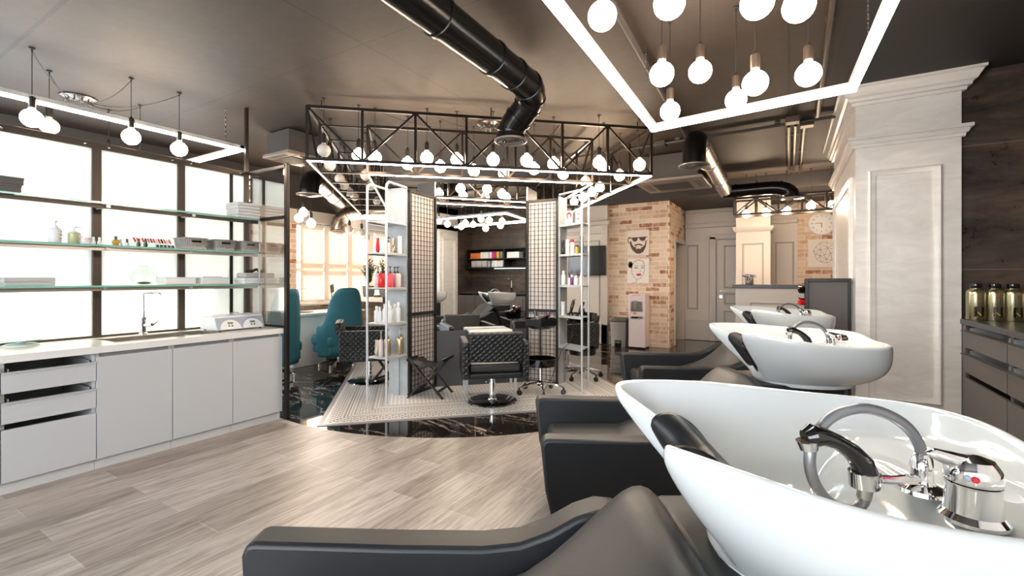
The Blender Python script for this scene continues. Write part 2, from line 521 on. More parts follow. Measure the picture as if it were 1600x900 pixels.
def rust_wall():
    m, t, b = newmat('dark_oxide_tile')
    co = obj_co(t)
    st = obj_co(t, None, (.7,.7,2.4))
    n = noise_(t, st, 1.6, 9, .68, .5); n2 = noise_(t, co, 11, 8, .7)
    c = ramp_(t, n, [(.32, (.022,.018,.016)), (.48, (.075,.056,.046)), (.58, (.13,.088,.062)), (.68, (.19,.15,.125))])
    c = mix_(t, .3, c, ramp_(t, n2, [(.3, (.012,.010,.009)), (.75, (.10,.080,.066))]))
    sp = nd(t, 'ShaderNodeSeparateXYZ'); t.links.new(co, sp.inputs[0])
    for at in (.3, 1.32, 2.29):
        c = mix_(t, math_(t, 'LESS_THAN', math_(t, 'ABSOLUTE', math_(t, 'SUBTRACT', sp.outputs[2], at)), .003), c, (.20,.16,.13))
    t.links.new(c, b.inputs['Base Color'])
    t.links.new(ramp_(t, n2, [(.3, (.22,)*3), (.7, (.5,)*3)]), b.inputs['Roughness'])
    b.inputs['Metallic'].default_value = .3
    return m
M['rust'] = rust_wall()
def quilt():
    m, t, b = newmat('quilted_black_leather')
    tc = nd(t, 'ShaderNodeTexCoord'); sp = nd(t, 'ShaderNodeSeparateXYZ'); t.links.new(tc.outputs['Object'], sp.inputs[0])
    h = math_(t, 'ADD', sp.outputs[0], sp.outputs[1])
    k = PI/.058
    a = math_(t, 'ABSOLUTE', math_(t, 'SINE', math_(t, 'MULTIPLY', math_(t, 'ADD', h, sp.outputs[2]), k)))
    c_ = math_(t, 'ABSOLUTE', math_(t, 'SINE', math_(t, 'MULTIPLY', math_(t, 'SUBTRACT', h, sp.outputs[2]), k)))
    hh = math_(t, 'POWER', math_(t, 'MINIMUM', a, c_), .5)
    b.inputs['Base Color'].default_value = (.011,.012,.013,1); b.inputs['Roughness'].default_value = .4
    bump_(t, b, hh, .75, .012)
    return m
M['quilt'] = quilt()
def basket():
    m, t, b = newmat('grey_basket')
    vo = nd(t, 'ShaderNodeTexVoronoi', feature='DISTANCE_TO_EDGE'); vo.inputs['Scale'].default_value = 75; vo.inputs['Randomness'].default_value = .15
    t.links.new(obj_co(t), vo.inputs['Vector'])
    t.links.new(ramp_(t, vo.outputs[0], [(.0, (.44,.42,.40)), (.10, (.44,.42,.40)), (.14, (.16,.15,.14))]), b.inputs['Base Color'])
    b.inputs['Roughness'].default_value = .5
    return m
M['basket'] = basket()
# ------------------------------------------------------------------ the setting
CEIL = 2.87
def sweep(path, prof, closed=False):      # profile (out, z) swept along a floor path with mitres; out is to the left of travel
    mb = MB(); n = len(path); m = len(prof)
    P2 = [Vector(p) for p in path]
    for i in range(n):
        a = P2[i-1] if (i > 0 or closed) else None
        c = P2[(i+1) % n] if (i < n-1 or closed) else None
        def nrm(p, q):
            d = (q-p).normalized(); return Vector((-d.y, d.x))
        if a is not None and c is not None:
            n1, n2 = nrm(a, P2[i]), nrm(P2[i], c); o = (n1+n2) / (1 + n1.dot(n2))
        elif c is not None: o = nrm(P2[i], c)
        else: o = nrm(a, P2[i])
        for r, z in prof: mb.v.append(Vector((P2[i].x + o.x*r, P2[i].y + o.y*r, z)))
    for i in range(n if closed else n-1):
        j = (i+1) % n
        for k in range(m):
            l = (k+1) % m
            mb.f.append((i*m+k, j*m+k, j*m+l, i*m+l))
    if not closed:
        mb.f.append(tuple(range(m))); mb.f.append(tuple((n-1)*m + k for k in reversed(range(m))))
    return mb
def mold(mb, axis, at, out, a0, a1, z0, z1, w=.035, d=.02):   # picture-frame moulding on a wall plane (axis 'x' or 'y' = at), out = +-1
    path = [(a0,z0),(a1,z0),(a1,z1),(a0,z1)]
    f = sweep(path, [(0,0),(0,d*.6),(w*.25,d),(w*.5,d*.7),(w,d*.45),(w,0)], True)
    for v in f.v:
        a, z, o = v.x, v.y, v.z
        mb.v.append(Vector((a, at + out*o, z)) if axis == 'y' else Vector((at + out*o, a, z)))
    b = len(mb.v) - len(f.v)
    mb.f += [tuple(b+i for i in q) for q in f.f]
    return mb

struct('floor', MB().box(-6.75, 1.9, -3.1, 10.1, -.12, -.004), M['marble'])
cx, cy = W(-.594, 5.975); R = 2.363
a0 = math.atan2(2.465-cy, -3.84-cx); pts = [(-4.43,-3.05),(1.85,-3.05),(1.85,4.9),(.49,4.9)]
N = 48; a1 = 0.0
for i in range(N+1):
    a = a1 + (a0 - a1)*i/N
    pts.append((cx + R*math.cos(a), cy + R*math.sin(a)))
pts.append((-4.43, 2.465))
struct('floor_wood', MB().prism(pts, -.004, .0), M['wood'], smooth=False)
o = struct('floor_mosaic', MB().prism([(0,0),(MOS_X,0),(MOS_X,MOS_Y),(0,MOS_Y)], -.004, .002), M['mosaic'], smooth=False)
place(o, W(-1.65, 3.896, 0), YAW + math.radians(13))
struct('ceiling', MB().box(-6.8, 1.9, -3.1, 10.1, CEIL, CEIL+.12), M['concrete'])
struct('ceiling_soffit', MB().box(-6.62, 1.88, 8.25, 9.96, 2.64, CEIL-.001), M['soffit'])
struct('wall_right', MB().box(1.76, 1.9, -3.05, 4.95, 0, CEIL), M['rust'])
struct('wall_end', MB().box(1.16, 1.9, 4.95, 5.05, 0, CEIL), M['rust'])
struct('wall_far_right', MB().box(1.76, 1.9, 5.05, 10.0, 0, CEIL), M['white_wall'])
# street side wall with two long windows
struct('wall_left', MB().box(-6.8,-6.63,-3.05,10.0,2.34,CEIL), M['soffit'])
struct('wall_left_band', MB().box(-6.8,-6.63,-3.05,10.0,2.16,2.34).box(-6.8,-6.63,8.3,10.0,0,2.16), M['white_wall'])
struct('wall_left_brick', MB().box(-6.8,-6.63,3.72,4.46,0,2.16).box(-6.8,-6.63,4.46,8.3,0,.84).box(-6.8,-6.63,-3.05,-2.0,0,2.16).box(-6.8,-6.63,-2.0,1.6,0,.84).box(-6.8,-6.63,1.6,3.72,0,2.16), M['brick_x'])
w = MB()
ys = [4.46 + (8.3-4.46)*i/8 for i in range(9)]
for i, y in enumerate(ys):
    w.box(-6.78,-6.70, y-.045, y+.045, .84, 2.16)
for z in (.84, 1.36, 1.48, 2.10):
    w.box(-6.77,-6.71, 4.46, 8.3, z, z+.06)
win = struct('window_1', w, M['door_white'])
struct('window_2', MB().box(-6.76,-6.70,-2.0,1.6,.84,.90).box(-6.76,-6.70,-2,1.6,2.1,2.16).box(-6.76,-6.70,-.2,-.14,.9,2.1), M['door_white'])
# blinds: one fabric sheet per bay
yb = [4.50, 4.93, 5.40, 6.02, 6.6, 7.2, 7.75, 8.28]
for i in range(7):
    b = MB().box(-6.598,-6.592, yb[i]+.012, yb[i+1]-.012, .90, 2.10)
    t_ = th('roller_blind', ['cream roller blind beside the brick pier, sunlit', 'second cream roller blind from the brick pier', 'third cream roller blind from the brick pier, behind the potted plants', 'fourth cream roller blind from the brick pier, behind the shelf rack', 'fifth cream roller blind, mostly hidden by the mirror island', 'sixth cream roller blind, mostly hidden by the mirror island', 'last cream roller blind, farthest from the brick pier'][i], 'blind', (-6.595, (yb[i]+yb[i+1])/2, .9), 0, 'cream roller blinds over the long window')
    pt('blind_fabric', b, M['blind'], t_, True)
    pt('bottom_bar', MB().box(-6.605,-6.585, yb[i]+.012, yb[i+1]-.012, .885, .90), M['alu'], t_, True)
    pt('roller', MB().cyl((-6.60, yb[i]+.012, 2.12), (-6.60, yb[i+1]-.012, 2.12), .022, n=12), M['alu'], t_, True)
struct('trim_sill', MB().box(-6.63,-6.50,4.46,8.3,.82,.85), M['door_white'], bevel=.004)
# wall behind the viewer with a wide window
struct('wall_front', MB().box(-6.8,1.9,-3.15,-3.05,0,.5).box(-6.8,1.9,-3.15,-3.05,2.6,CEIL).box(-6.8,-3.9,-3.15,-3.05,.5,2.6).box(1.3,1.9,-3.15,-3.05,.5,2.6), M['white_wall'])
fr = MB()
for x in (-3.87,-2.6,-1.3,0,1.27): fr.box(x-.03,x+.03,-3.13,-3.07,.5,2.6)
fr.box(-3.9,1.3,-3.13,-3.07,.5,.56).box(-3.9,1.3,-3.13,-3.07,2.54,2.6)
struct('window_3', fr, M['black_metal'])
# far walls
struct('wall_back', MB().box(-6.63,-2.95,8.42,8.54,0,2.64), M['white_wall'])
struct('wall_back_door', MB().box(-1.83,.14,9.97,10.1,0,2.64), M['white_wall'])
struct('wall_back_brick', MB().box(.14,1.8,9.95,10.1,0,2.64), M['brick_y'])
struct('wall_brick_block', MB().box(-2.95,-1.85,8.5,8.7,0,2.64), M['brick_y'])
struct('wall_brick_side', MB().box(-1.85,-1.83,8.501,9.0,0,2.64).box(-1.85,-1.83,9.0,9.97,1.97,2.64), M['brick_x'])
struct('wall_back_recess', MB().box(-2.4,-2.35,8.7,9.97,0,2.64).box(-2.35,-1.83,9.9,10.1,0,2.64), M['white_wall'])
struct('trim_1', MB().box(-1.87,-1.81,8.90,8.98,0,2.0).box(-1.87,-1.81,8.98,9.95,1.93,2.01), M['door_white'], bevel=.006)
# panels and cornices of the white walls
mb = MB()
mold(mb,'y',8.42,-1,-3.98,-3.10,.5,1.98,.03,.02); mold(mb,'y',8.42,-1,-5.3,-4.3,.5,1.98,.03,.02)
mold(mb,'y',9.97,-1,-1.79,-1.58,.62,1.93,.03,.02)
mold(mb,'y',9.97,-1,-.22,.08,.62,1.93,.03,.02)
struct('trim_2', mb, M['door_shadow'])
mb = MB().box(-3.06,-2.93,8.37,8.42,0,2.3).box(-6.6,-2.93,8.385,8.42,2.1,2.16).box(-6.6,-2.93,8.37,8.42,.0,.38).box(-6.6,-2.9,8.35,8.42,2.26,2.34)
struct('trim_3', mb, M['door_white'], bevel=.008)
struct('trim_4', MB().box(-1.83,.14,9.90,9.97,2.27,2.36).box(-1.83,.14,9.93,9.97,2.56,2.64).box(-1.83,.14,9.94,9.97,.0,.40), M['door_white'], bevel=.01)
# cream door
d = struct('door_1', MB().box(-1.22,-.42,9.925,9.965,.01,2.0), M['door_white'], bevel=.004)
mb = MB()
for z0, z1 in ((.12,.62),(.74,.96),(1.06,1.90)): mold(mb,'y',9.925,-1,-1.10,-.54,z0,z1,.035,.012)
struct('door_moulding', mb, M['door_shadow'], d)
struct('door_handle', MB().cyl((-1.15,9.925,1.0),(-1.15,9.87,1.0),.012,n=10).cyl((-1.16,9.875,1.0),(-1.03,9.875,1.0),.009,n=10).box(-1.175,-1.125,9.915,9.926,.86,.92), M['steel'], d)
struct('trim_5', MB().box(-1.36,-1.24,9.90,9.97,0,2.08).box(-.40,-.28,9.90,9.97,0,2.08).box(-1.36,-.28,9.90,9.97,2.02,2.12), M['door_white'], bevel=.01)
# small pilaster behind the reception desk
struct('wall_pilaster', MB().box(-.80,-.27,9.0,9.5,0,2.64), M['white_wall'])
mb = sweep([(-.80,9.5),(-.80,9.0),(-.27,9.0),(-.27,9.5)][::-1], [(0,2.06),(.02,2.06),(.05,2.12),(.05,2.15),(0,2.15)])
for v in mb.v: pass
struct('trim_6', mb, M['door_white'])
mb = MB(); mold(mb,'y',9.0,-1,-.70,-.37,.9,1.86,.03,.018); struct('trim_7', mb, M['door_shadow'])
# big plastered pillar with classical mouldings
KX, KY = .49, 4.91
struct('wall_pillar', MB().box(KX,1.16,KY,7.1,0,CEIL), M['plaster'])
path = [(1.16,KY+.03),(1.16,KY),(KX,KY),(KX,7.1)][::-1]
path = [(KX,7.1),(KX,KY),(1.16,KY),(1.16,KY+.036)]
def tr(name, prof): struct(name, sweep([p for p in path][::-1], prof), M['plaster'], ang=25)
tr('trim_8', [(0,2.72),(.025,2.72),(.03,2.745),(.05,2.75),(.055,2.775),(.075,2.785),(.10,2.83),(.105,2.845),(.12,2.85),(.12,2.869),(0,2.869)])
tr('trim_9', [(0,2.36),(.02,2.36),(.022,2.385),(.035,2.39),(.045,2.42),(.06,2.425),(.06,2.45),(0,2.46)])
mb = MB(); mold(mb,'y',KY,-1,.575,1.045,.235,2.16,.05,.03)
mold(mb,'x',KX,-1,5.12,6.9,.235,2.16,.05,.03)
struct('trim_10', mb, M['plaster'], ang=25)

# ------------------------------------------------------------------ frosted partition, end screen, glass shelves
XP = -4.43
t = th('frosted_partition', 'backlit frosted glass partition in a bronze frame behind the washbasin counter', 'partition', (XP, .6, 0))
PY_ = [2.46, 1.905, 1.348, .79, .235, -.32, -.875, -1.43]
mb = MB().box(XP-.02,XP+.02,-1.45,2.48,2.215,2.262).box(XP-.02,XP+.02,-1.45,2.48,.0,.05).box(XP-.02,XP+.02,-1.45,2.48,.80,.825)
pt('frame_rail', mb, M['bronze'], t, True, bevel=.002)
for y in PY_:
    pt('post', MB().box(XP-.022,XP+.024,y-.026,y+.026,.05,2.23), M['bronze'], t, True, bevel=.002)
pt('post', MB().box(XP-.012,XP+.012,2.305,2.33,.82,2.22), M['dark_rail'], t, True)
pt('ceiling_post', MB().box(XP-.014,XP+.014,2.446,2.474,2.26,CEIL), M['dark_rail'], t, True)
for i in range(len(PY_)-1):
    pt('frosted_pane', MB().box(XP-.006,XP+.002,PY_[i+1]+.022,PY_[i]-.022,.05,2.22), M['frost'], t, True, smooth=False)
mb = MB()
for y in PY_[:5]:
    for s in (-.07, .07): mb.ball((XP+.021, y+s, 2.238), .009, 8, 6)
pt('bolt', mb, M['chrome'], t, True)
t = th('glass_end_screen', 'clear glass screen in dark frame closing the far end of the counter', 'glass screen', (-4.14, 2.475, 0))
pt('frame', MB().box(-3.84,-3.80,2.462,2.492,0,2.27).box(-4.40,-3.82,2.462,2.486,2.235,2.262).box(-4.40,-3.82,2.462,2.486,1.78,1.81).box(-4.40,-3.84,2.462,2.486,.812,.83), M['dark_rail'], t, True, bevel=.002)
pt('glass_pane', MB().box(-4.40,-3.84,2.470,2.476,.83,2.235), M['screen_glass'], t, True, smooth=False)
SHX = -4.177
for z, lab in ((1.794,'topmost glass shelf, in front of the frosted partition, holding boxes and folded towels'),(1.49,'middle glass shelf, holding pump bottles, nail polish and baskets'),(1.20,'lowest glass shelf above the washbasin counter, holding a glass bowl')):
    t = th('glass_shelf', lab, 'shelf', (-4.30, .6, z-.012), 0, 'glass shelves over the counter')
    pt('glass_plate', MB().box(-4.405,SHX-.003,-1.4,2.45,z-.012,z), M['glass'], t, True, smooth=False)
    pt('glass_edge', MB().box(SHX-.003,SHX,-1.4,2.45,z-.013,z), M['glass_edge'], t, True, smooth=False)
    pt('support_rail', MB().box(-4.24,-4.22,-1.4,2.45,z-.040,z-.013), M['bronze' if z > 1.7 else 'steel'], t, True)
    for y in PY_[1:5]: pt('bracket', MB().box(-4.40,-4.20,y-.012,y+.012,z-.034,z-.013), M['steel'], t, True)
one('shelf_standard', MB().box(SHX-.012,SHX,2.436,2.448,.812,1.80), M['alu'], 'thin steel upright joining the right front corners of the glass shelves', 'shelf upright', (SHX,2.44,.812), world=True)

# ------------------------------------------------------------------ counter on the left
FX = -3.85
mb = MB()     # worktop with a cut-out for the sink
sx0, sx1, sy0, sy1 = -4.26, -3.955, 1.30, 1.98
for a in ((-4.405,sx0,-1.4,2.455),(sx1,FX+.015,-1.4,2.455),(sx0,sx1,-1.4,sy0),(sx0,sx1,sy1,2.455)): mb.box(a[0],a[1],a[2],a[3],.765,.81)
one('worktop', mb, M['top_white'], 'long white speckled worktop running under the glass shelves', 'worktop', (-4.1,.5,.765), world=True, smooth=False)
t = th('inset_sink', 'rectangular stainless steel sink set into the white worktop', 'sink', ((sx0+sx1)/2,(sy0+sy1)/2,.64))
mb = MB()
mb.box(sx0,sx1,sy0,sy1,.64,.645).box(sx0,sx0+.006,sy0,sy1,.64,.812).box(sx1-.006,sx1,sy0,sy1,.64,.812).box(sx0,sx1,sy0,sy0+.006,.64,.812).box(sx0,sx1,sy1-.006,sy1,.64,.812)
pt('bowl', mb, M['steel'], t, True, smooth=False)
pt('drain', MB().cyl((-4.1,1.5,.645),(-4.1,1.5,.65),.035), M['chrome'], t, True)
pt('divider', MB().box(sx0,sx1,1.80,1.812,.645,.80), M['steel'], t, True)
pt('rim', MB().box(sx0-.012,sx0,sy0-.012,sy1+.012,.808,.813).box(sx1,sx1+.012,sy0-.012,sy1+.012,.808,.813).box(sx0,sx1,sy0-.012,sy0,.808,.813).box(sx0,sx1,sy1,sy1+.012,.808,.813), M['steel'], t, True)
fx, fy = -4.315, 1.60
t = th('kitchen_faucet', 'tall chrome mixer tap with angled spout behind the inset sink', 'faucet', (fx,fy,.81))
pt('body', MB().lathe([(.03,0),(.03,.012),(.019,.02),(.019,.12),(.022,.125),(.022,.14),(.012,.145)],(0,0,0)), M['chrome'], t)
pt('spout', MB().tube([(0,0,.14),(0,0,.315),(.004,0,.322),(.012,.004,.325),(.14,.05,.325),(.15,.053,.321),(.15,.053,.305)], .0105, 12), M['chrome'], t)
pt('lever', MB().cyl((0,0,.075),(.06,.035,.078),.014,.018).tube([(.06,.035,.078),(.085,.05,.095),(.10,.06,.125)], [.01,.006,.005], 8), M['chrome'], t)
def cabinet(y0, y1, lab):
    t = th('base_cabinet', lab, 'cabinet', (-4.12,(y0+y1)/2,0), 0, 'pale grey base cabinets under the worktop')
    mb = MB().box(-4.40,FX-.022,y0+.001,y0+.018,.08,.764).box(-4.40,FX-.022,y1-.018,y1-.001,.08,.764).box(-4.40,FX-.022,y0+.018,y1-.018,.08,.098).box(-4.40,-4.385,y0+.018,y1-.018,.098,.764)
    pt('body', mb, M['lacq'], t, True, smooth=False)
    pt('plinth', MB().box(-4.38,FX-.04,y0+.001,y1-.001,.0,.08), M['plinth'], t, True, smooth=False)
    return t
for y0, y1, lab in ((2.03,2.455,'pale grey cabinet with one plain door at the far end of the counter'),(1.606,2.03,'pale grey cabinet with one plain door, second from the far end'),(1.175,1.606,'pale grey cabinet with one plain door, directly right of the open drawers')):
    t = cabinet(y0, y1, lab)
    pt('door', MB().box(FX-.02,FX,y0+.002,y1-.002,.075,.738), M['lacq'], t, True, bevel=.0015)
    pt('grip_channel', MB().box(FX-.045,FX-.03,y0+.018,y1-.018,.738,.764), M['lacq_in'], t, True)
def drawer(t, y0, y1, z0, z1, open_=.0, box=True):
    d = pt('drawer', MB().box(FX-.02+open_,FX+open_,y0+.002,y1-.002,z0,z1), M['lacq'], t, True, bevel=.0015)
    if box:
        mb = MB().box(-4.35+open_,FX-.02+open_,y0+.03,y0+.036,z0+.01,z1+.022).box(-4.35+open_,FX-.02+open_,y1-.036,y1-.03,z0+.01,z1+.022).box(-4.35+open_,FX-.02+open_,y0+.03,y1-.03,z0+.01,z0+.02)
        pt('drawer_box', mb, M['lacq_in'], d, True, smooth=False)
        pt('handle_lip', MB().box(FX-.02+open_,FX+.012+open_,y0+.002,y1-.002,z1,z1+.007), M['lacq'], d, True)
t = cabinet(.75, 1.175, 'pale grey drawer cabinet with two recessed grip slots, near end of the counter')
drawer(t,.75,1.175,.586,.702); drawer(t,.75,1.175,.412,.528); drawer(t,.75,1.175,.075,.378,box=False)
t = cabinet(.32, .75, 'pale grey cabinet at the left picture edge, only a sliver showing')
pt('door', MB().box(FX-.02,FX,.322,.748,.075,.738), M['lacq'], t, True, bevel=.0015)
t = cabinet(-.5, .32, 'pale grey cabinet left of the picture edge')
pt('door', MB().box(FX-.02,FX,-.498,.318,.075,.738), M['lacq'], t, True, bevel=.0015)
# ------------------------------------------------------------------ mirror island
ML, MR = (-.895,5.32), (.187,5.60)
GL, GR = (-1.11,4.89), (.545,5.42)
CL, CR = (-1.334,5.00), (.655,5.64)
IL, IR = (-1.12,5.44), (.32,5.93)
def w3(p, z=0): return Vector((*W(*p), z))
isl = th('mirror_island', 'star-shaped styling island with tall mirror between two black wire grid wings', 'styling station', w3((-.35,5.9)))
core = [W(*p) for p in (ML, MR, IR, (-.35,6.7), (-.85,6.6), IL)]
pt('core', MB().prism(core, 0, 2.36), M['station'], isl, True, smooth=False)
for a, b, c, d in ((ML,GL,CL,IL),(MR,GR,CR,IR)):
    pt('wing', MB().prism([W(*p) for p in (a,b,c,d)], 0, 2.17), M['board'], isl, True, smooth=False)
pt('wing', MB().prism([W(*p) for p in ((-.35,6.7),(-.28,7.15),(-.60,7.22),(-.85,6.6))], 0, 2.17), M['board'], isl, True, smooth=False)
def wallpiece(name, p, q, z0, z1, off0, off1, m, inset=0.0, **kw):      # sheet standing on the line p-q, offset towards the viewer's side
    a, b = w3(p), w3(q); d = (b-a).normalized(); n = Vector((d.y, -d.x, 0))
    a += d*inset; b -= d*inset
    poly = [a+n*off0, b+n*off0, b+n*off1, a+n*off1]
    return pt(name, MB().prism([(v.x, v.y) for v in poly], z0, z1), m, isl, True, smooth=False, **kw)
wallpiece('base_panel', ML, MR, 0, .64, 0, .02, M['station'])
mir = wallpiece('mirror_glass', ML, MR, .645, 2.36, .001, .008, M['mirror'], .012)
wallpiece('mirror_edge', ML, MR, .64, 2.36, 0, .014, M['alu'], 0, label='thin bright metal strip around the mirror')
a, b = w3(ML), w3(MR)
# the edge strip must not cover the mirror: rebuild it as two uprights
bpy.data.objects.remove(bpy.data.objects['mirror_edge'])
d = (b-a).normalized(); n = Vector((d.y, -d.x, 0))
for e, s in ((a, 1), (b, -1)):
    c = e + d*.006*s + n*.008
    pt('mirror_edge', MB().cbox((c.x, c.y, 1.5), .012, .018, 1.72, math.atan2(d.y, d.x)), M['alu'], isl, True)
def grid_panel(p, q):
    a, b = w3(p), w3(q); d = (b-a).normalized(); n = Vector((d.y, -d.x, 0)); L = (b-a).length
    g = wallpiece('tile_panel', p, q, .0, 2.17, .0, .006, M['grid_back'])
    mb = MB()
    def barw(s0, s1, z0, z1, o0, o1):
        P_ = [a+d*s0+n*o0, a+d*s1+n*o0, a+d*s1+n*o1, a+d*s0+n*o1]
        mb.prism([(v.x, v.y) for v in P_], z0, z1)
    k = max(3, round(L/.052))
    for i in range(1, k): barw(L*i/k-.0025, L*i/k+.0025, .02, 2.15, .012, .017)
    z = .05
    while z < 2.15:
        barw(.01, L-.01, z-.0025, z+.0025, .017, .022); z += .052
    pt('wire_grid', mb, M['black_metal'], g, True, smooth=False)
    mb = MB()
    barw(0, .022, 0, 2.19, 0, .034); barw(L-.022, L, 0, 2.19, 0, .034)
    barw(0, L, 2.165, 2.19, 0, .034); barw(0, L, 0, .03, 0, .034); barw(0, L, .85, .88, .0, .034)
    pt('grid_frame', mb, M['black_metal'], g, True, smooth=False)
M['grid_back'] = P('beige_tile_backing', (.60,.55,.51), .5, var=.12, nscale=14)
grid_panel(GL, ML); grid_panel(MR, GR)
for p, q in ((CL, GL), (GR, CR)):
    wallpiece('end_board', p, q, .43, 2.215, 0, .02, M['board'])
    wallpiece('end_leg', p, q, 0, .43, -.02, .02, M['board'], .10)
# narrow white console in front of the mirror
a = w3(ML); d2 = (w3(MR)-a).normalized(); n2 = Vector((d2.y, -d2.x, 0)); ang = math.atan2(d2.y, d2.x)
c = a + d2*.62 + n2*.13
pt('console_shelf', MB().cbox((c.x, c.y, .648), .50, .20, .02, ang), M['white'], isl, True, bevel=.003)
c = a + d2*.62 + n2*.19
pt('console_drawer', MB().cbox((c.x, c.y, .625), .5, .12, .03, ang), M['alu'], isl, True, bevel=.003)

# product racks of grey tube at both wing ends
def rack(lab, g, c, tv, top, zs, loc):
    t = th('tube_rack', lab, 'rack', loc)
    g, c = w3(g), w3(c); v = Vector((*W(*tv), 0))
    for p in (g, c):
        q = p + v; d = v.normalized()
        pts = [q+Vector((0,0,.0)), q+Vector((0,0,top-.06))]
        for i in range(1, 7):
            a = PI/2*i/6
            pts.append(q - d*(.06*(1-math.cos(a))) + Vector((0,0,top-.06+.06*math.sin(a))))
        pts.append(p + Vector((0,0,top)) + d*.02)
        pt('tube', MB().tube(pts, .0125, 12), M['alu'], t, True)
    u = (c-g).normalized()
    for z in zs:
        P_ = [g+u*.004+v.normalized()*.022, g+v, c+v, c-u*.004+v.normalized()*.022]
        s = pt('shelf', MB().prism([(k.x,k.y) for k in P_], z-.012, z), M['alu'], t, True, bevel=.002)
        mb = MB()
        for e in (g, c):
            mb.bar(e+v.normalized()*.02+Vector((0,0,z-.018)), e+v+Vector((0,0,z-.018)), .02, .014)
        pt('shelf_bracket', mb, M['alu'], s, True)
    return g, c, v
RL = rack('grey tube product rack left of the mirror, with red, white and gold bottles', GL, CL, (-.13,-.34), 2.21, (1.83,1.51,1.157,.80,.457), w3((-1.25,4.8)))
RR = rack('grey tube product rack right of the mirror, with hair tools on it', GR, CR, (.225,-.34), 2.23, (1.875,1.53,1.175,.82,.465), w3((.7,5.3)))

# ------------------------------------------------------------------ ceiling lights
def LEDbar(mb_f, mb_d, p, q, w=.042, h=.05):
    p, q = Vector(p), Vector(q)
    up = Vector((0,0,1))
    mb_f.bar(p+up*h*.5, q+up*h*.5, w, h*.62)
    mb_d.bar(p-up*h*.0, q-up*h*.0, w*.94, h*.38)
def led_frame(lab, pts, z, closed, chains, loc, w=.042, group=None):
    t = th('led_frame_lamp', lab, 'lamp', loc, 0, group)
    P_ = [Vector((*p, z)) for p in pts]; n = len(P_)
    for i in range(n if closed else n-1):
        f, d = MB(), MB(); a, b = P_[i], P_[(i+1) % n]; e = (b-a).normalized()*w*.5
        LEDbar(f, d, a-e, b+e, w)
        s = pt('aluminium_profile', f, M['alu'], t, True)
        pt('light_strip', d, M['led'], s, True)
    for cpt in chains:
        mb = MB(); zz = z+.05; k = 0
        while zz < CEIL:
            mb.bar((cpt[0]-(.004 if k % 2 else 0), cpt[1]-(0 if k % 2 else .004), zz+.011), (cpt[0]+(.004 if k % 2 else 0), cpt[1]+(0 if k % 2 else .004), zz+.011), .003, .026)
            zz += .022; k += 1
        pt('chain', mb, M['chrome'], t, True, smooth=False)
    return t
c1 = W(1.06,3.44); c2 = W(2.00,2.71); c3 = W(1.52,1.84); c0 = W(.153,1.84)
def ext(a, b, k): return (a[0]+(b[0]-a[0])*k, a[1]+(b[1]-a[1])*k)
led_frame('large white LED outline lamp hanging over the washbasins', [ext(c1,c0,1.5), c1, c2, ext(c2,c3,1.9)], 2.36, False,
          [W(.93,3.2), W(1.80,2.33)], (*c1, 2.36), .043)
k1 = PX(377,229,XP-.14)
led_frame('white LED outline lamp behind the frosted partition, upper left', [(k1[0], -.9), (k1[0], k1[1]), (k1[0]-1.15, k1[1]), (k1[0]-1.15, -.9)], 2.50, True,
          [(k1[0]-.05, k1[1]-.12)], (k1[0], k1[1], 2.5))

bulb_n = {}
def globe(pos, r, lit, lab, group, hook=None, spid=None, parts=True, sock=.075):
    t = th('globe_pendant', lab, 'pendant lamp', pos, 0, group)
    prof = [(1e-5,-r)]
    for i in range(1, 12):
        a = PI*i/12.8; prof.append((r*math.sin(a), -r*math.cos(a)))
    prof += [(r*.36, r*.98), (.017, r*1.12), (.015, r*1.2)]
    pt('glass_globe', MB().lathe(prof, (0,0,0), 20), (M['bulb_hot'] if group and 'reception' in group else M['bulb']) if lit else M['bulb_off'], t)
    pt('socket', MB().lathe([(.016,r*1.1),(.022,r*1.1+.006),(.022,r*1.1+sock),(.012,r*1.1+sock+.01),(.004,r*1.1+sock+.02)], (0,0,0), 14), M['black_metal'] if not group or 'washbasin' not in group else M['bronze'], t)
    top = CEIL - pos[2]
    pt('cord', MB().tube([(0,0,r+sock),(0,0,top-.01)], .0028, 6), M['cord'], t)
    pt('ceiling_hook', MB().lathe([(.004,top-.03),(.006,top-.012),(.018,top-.008),(.018,top-.001)], (0,0,0), 10), M['cord'], t)
    if spid:
        s = Vector(spid) - Vector(pos)
        e = Vector((0,0,top-.02)); L = Vector((s.x-e.x, s.y-e.y, 0)).length
        pts = []
        for i in range(15):
            k = i/14; p = e.lerp(s, k); p.z -= .55*L*k*(1-k)*min(1, .35/L+.25)
            pts.append(p)
        pt('swag_cord', MB().tube(pts, .0028, 5), M['cord'], t)
    return t
M['dull_chrome'] = P('dull_chrome', (.16,.15,.14), .3, 1)
def spider(name, pos, lab, n=10):
    t = th('ceiling_spider', lab, 'ceiling rose', pos)
    pt('canopy', MB().lathe([(.13,0),(.13,-.012),(.09,-.03),(.05,-.035),(1e-5,-.036)], (0,0,0), 28), M['dull_chrome'], t)
    for i in range(n):
        a = 2*PI*i/n
        pt('cable_grip', MB().cyl((.065*math.cos(a),.065*math.sin(a),-.02),(.10*math.cos(a),.10*math.sin(a),-.055),.007,.005,8), M['dull_chrome'], t)
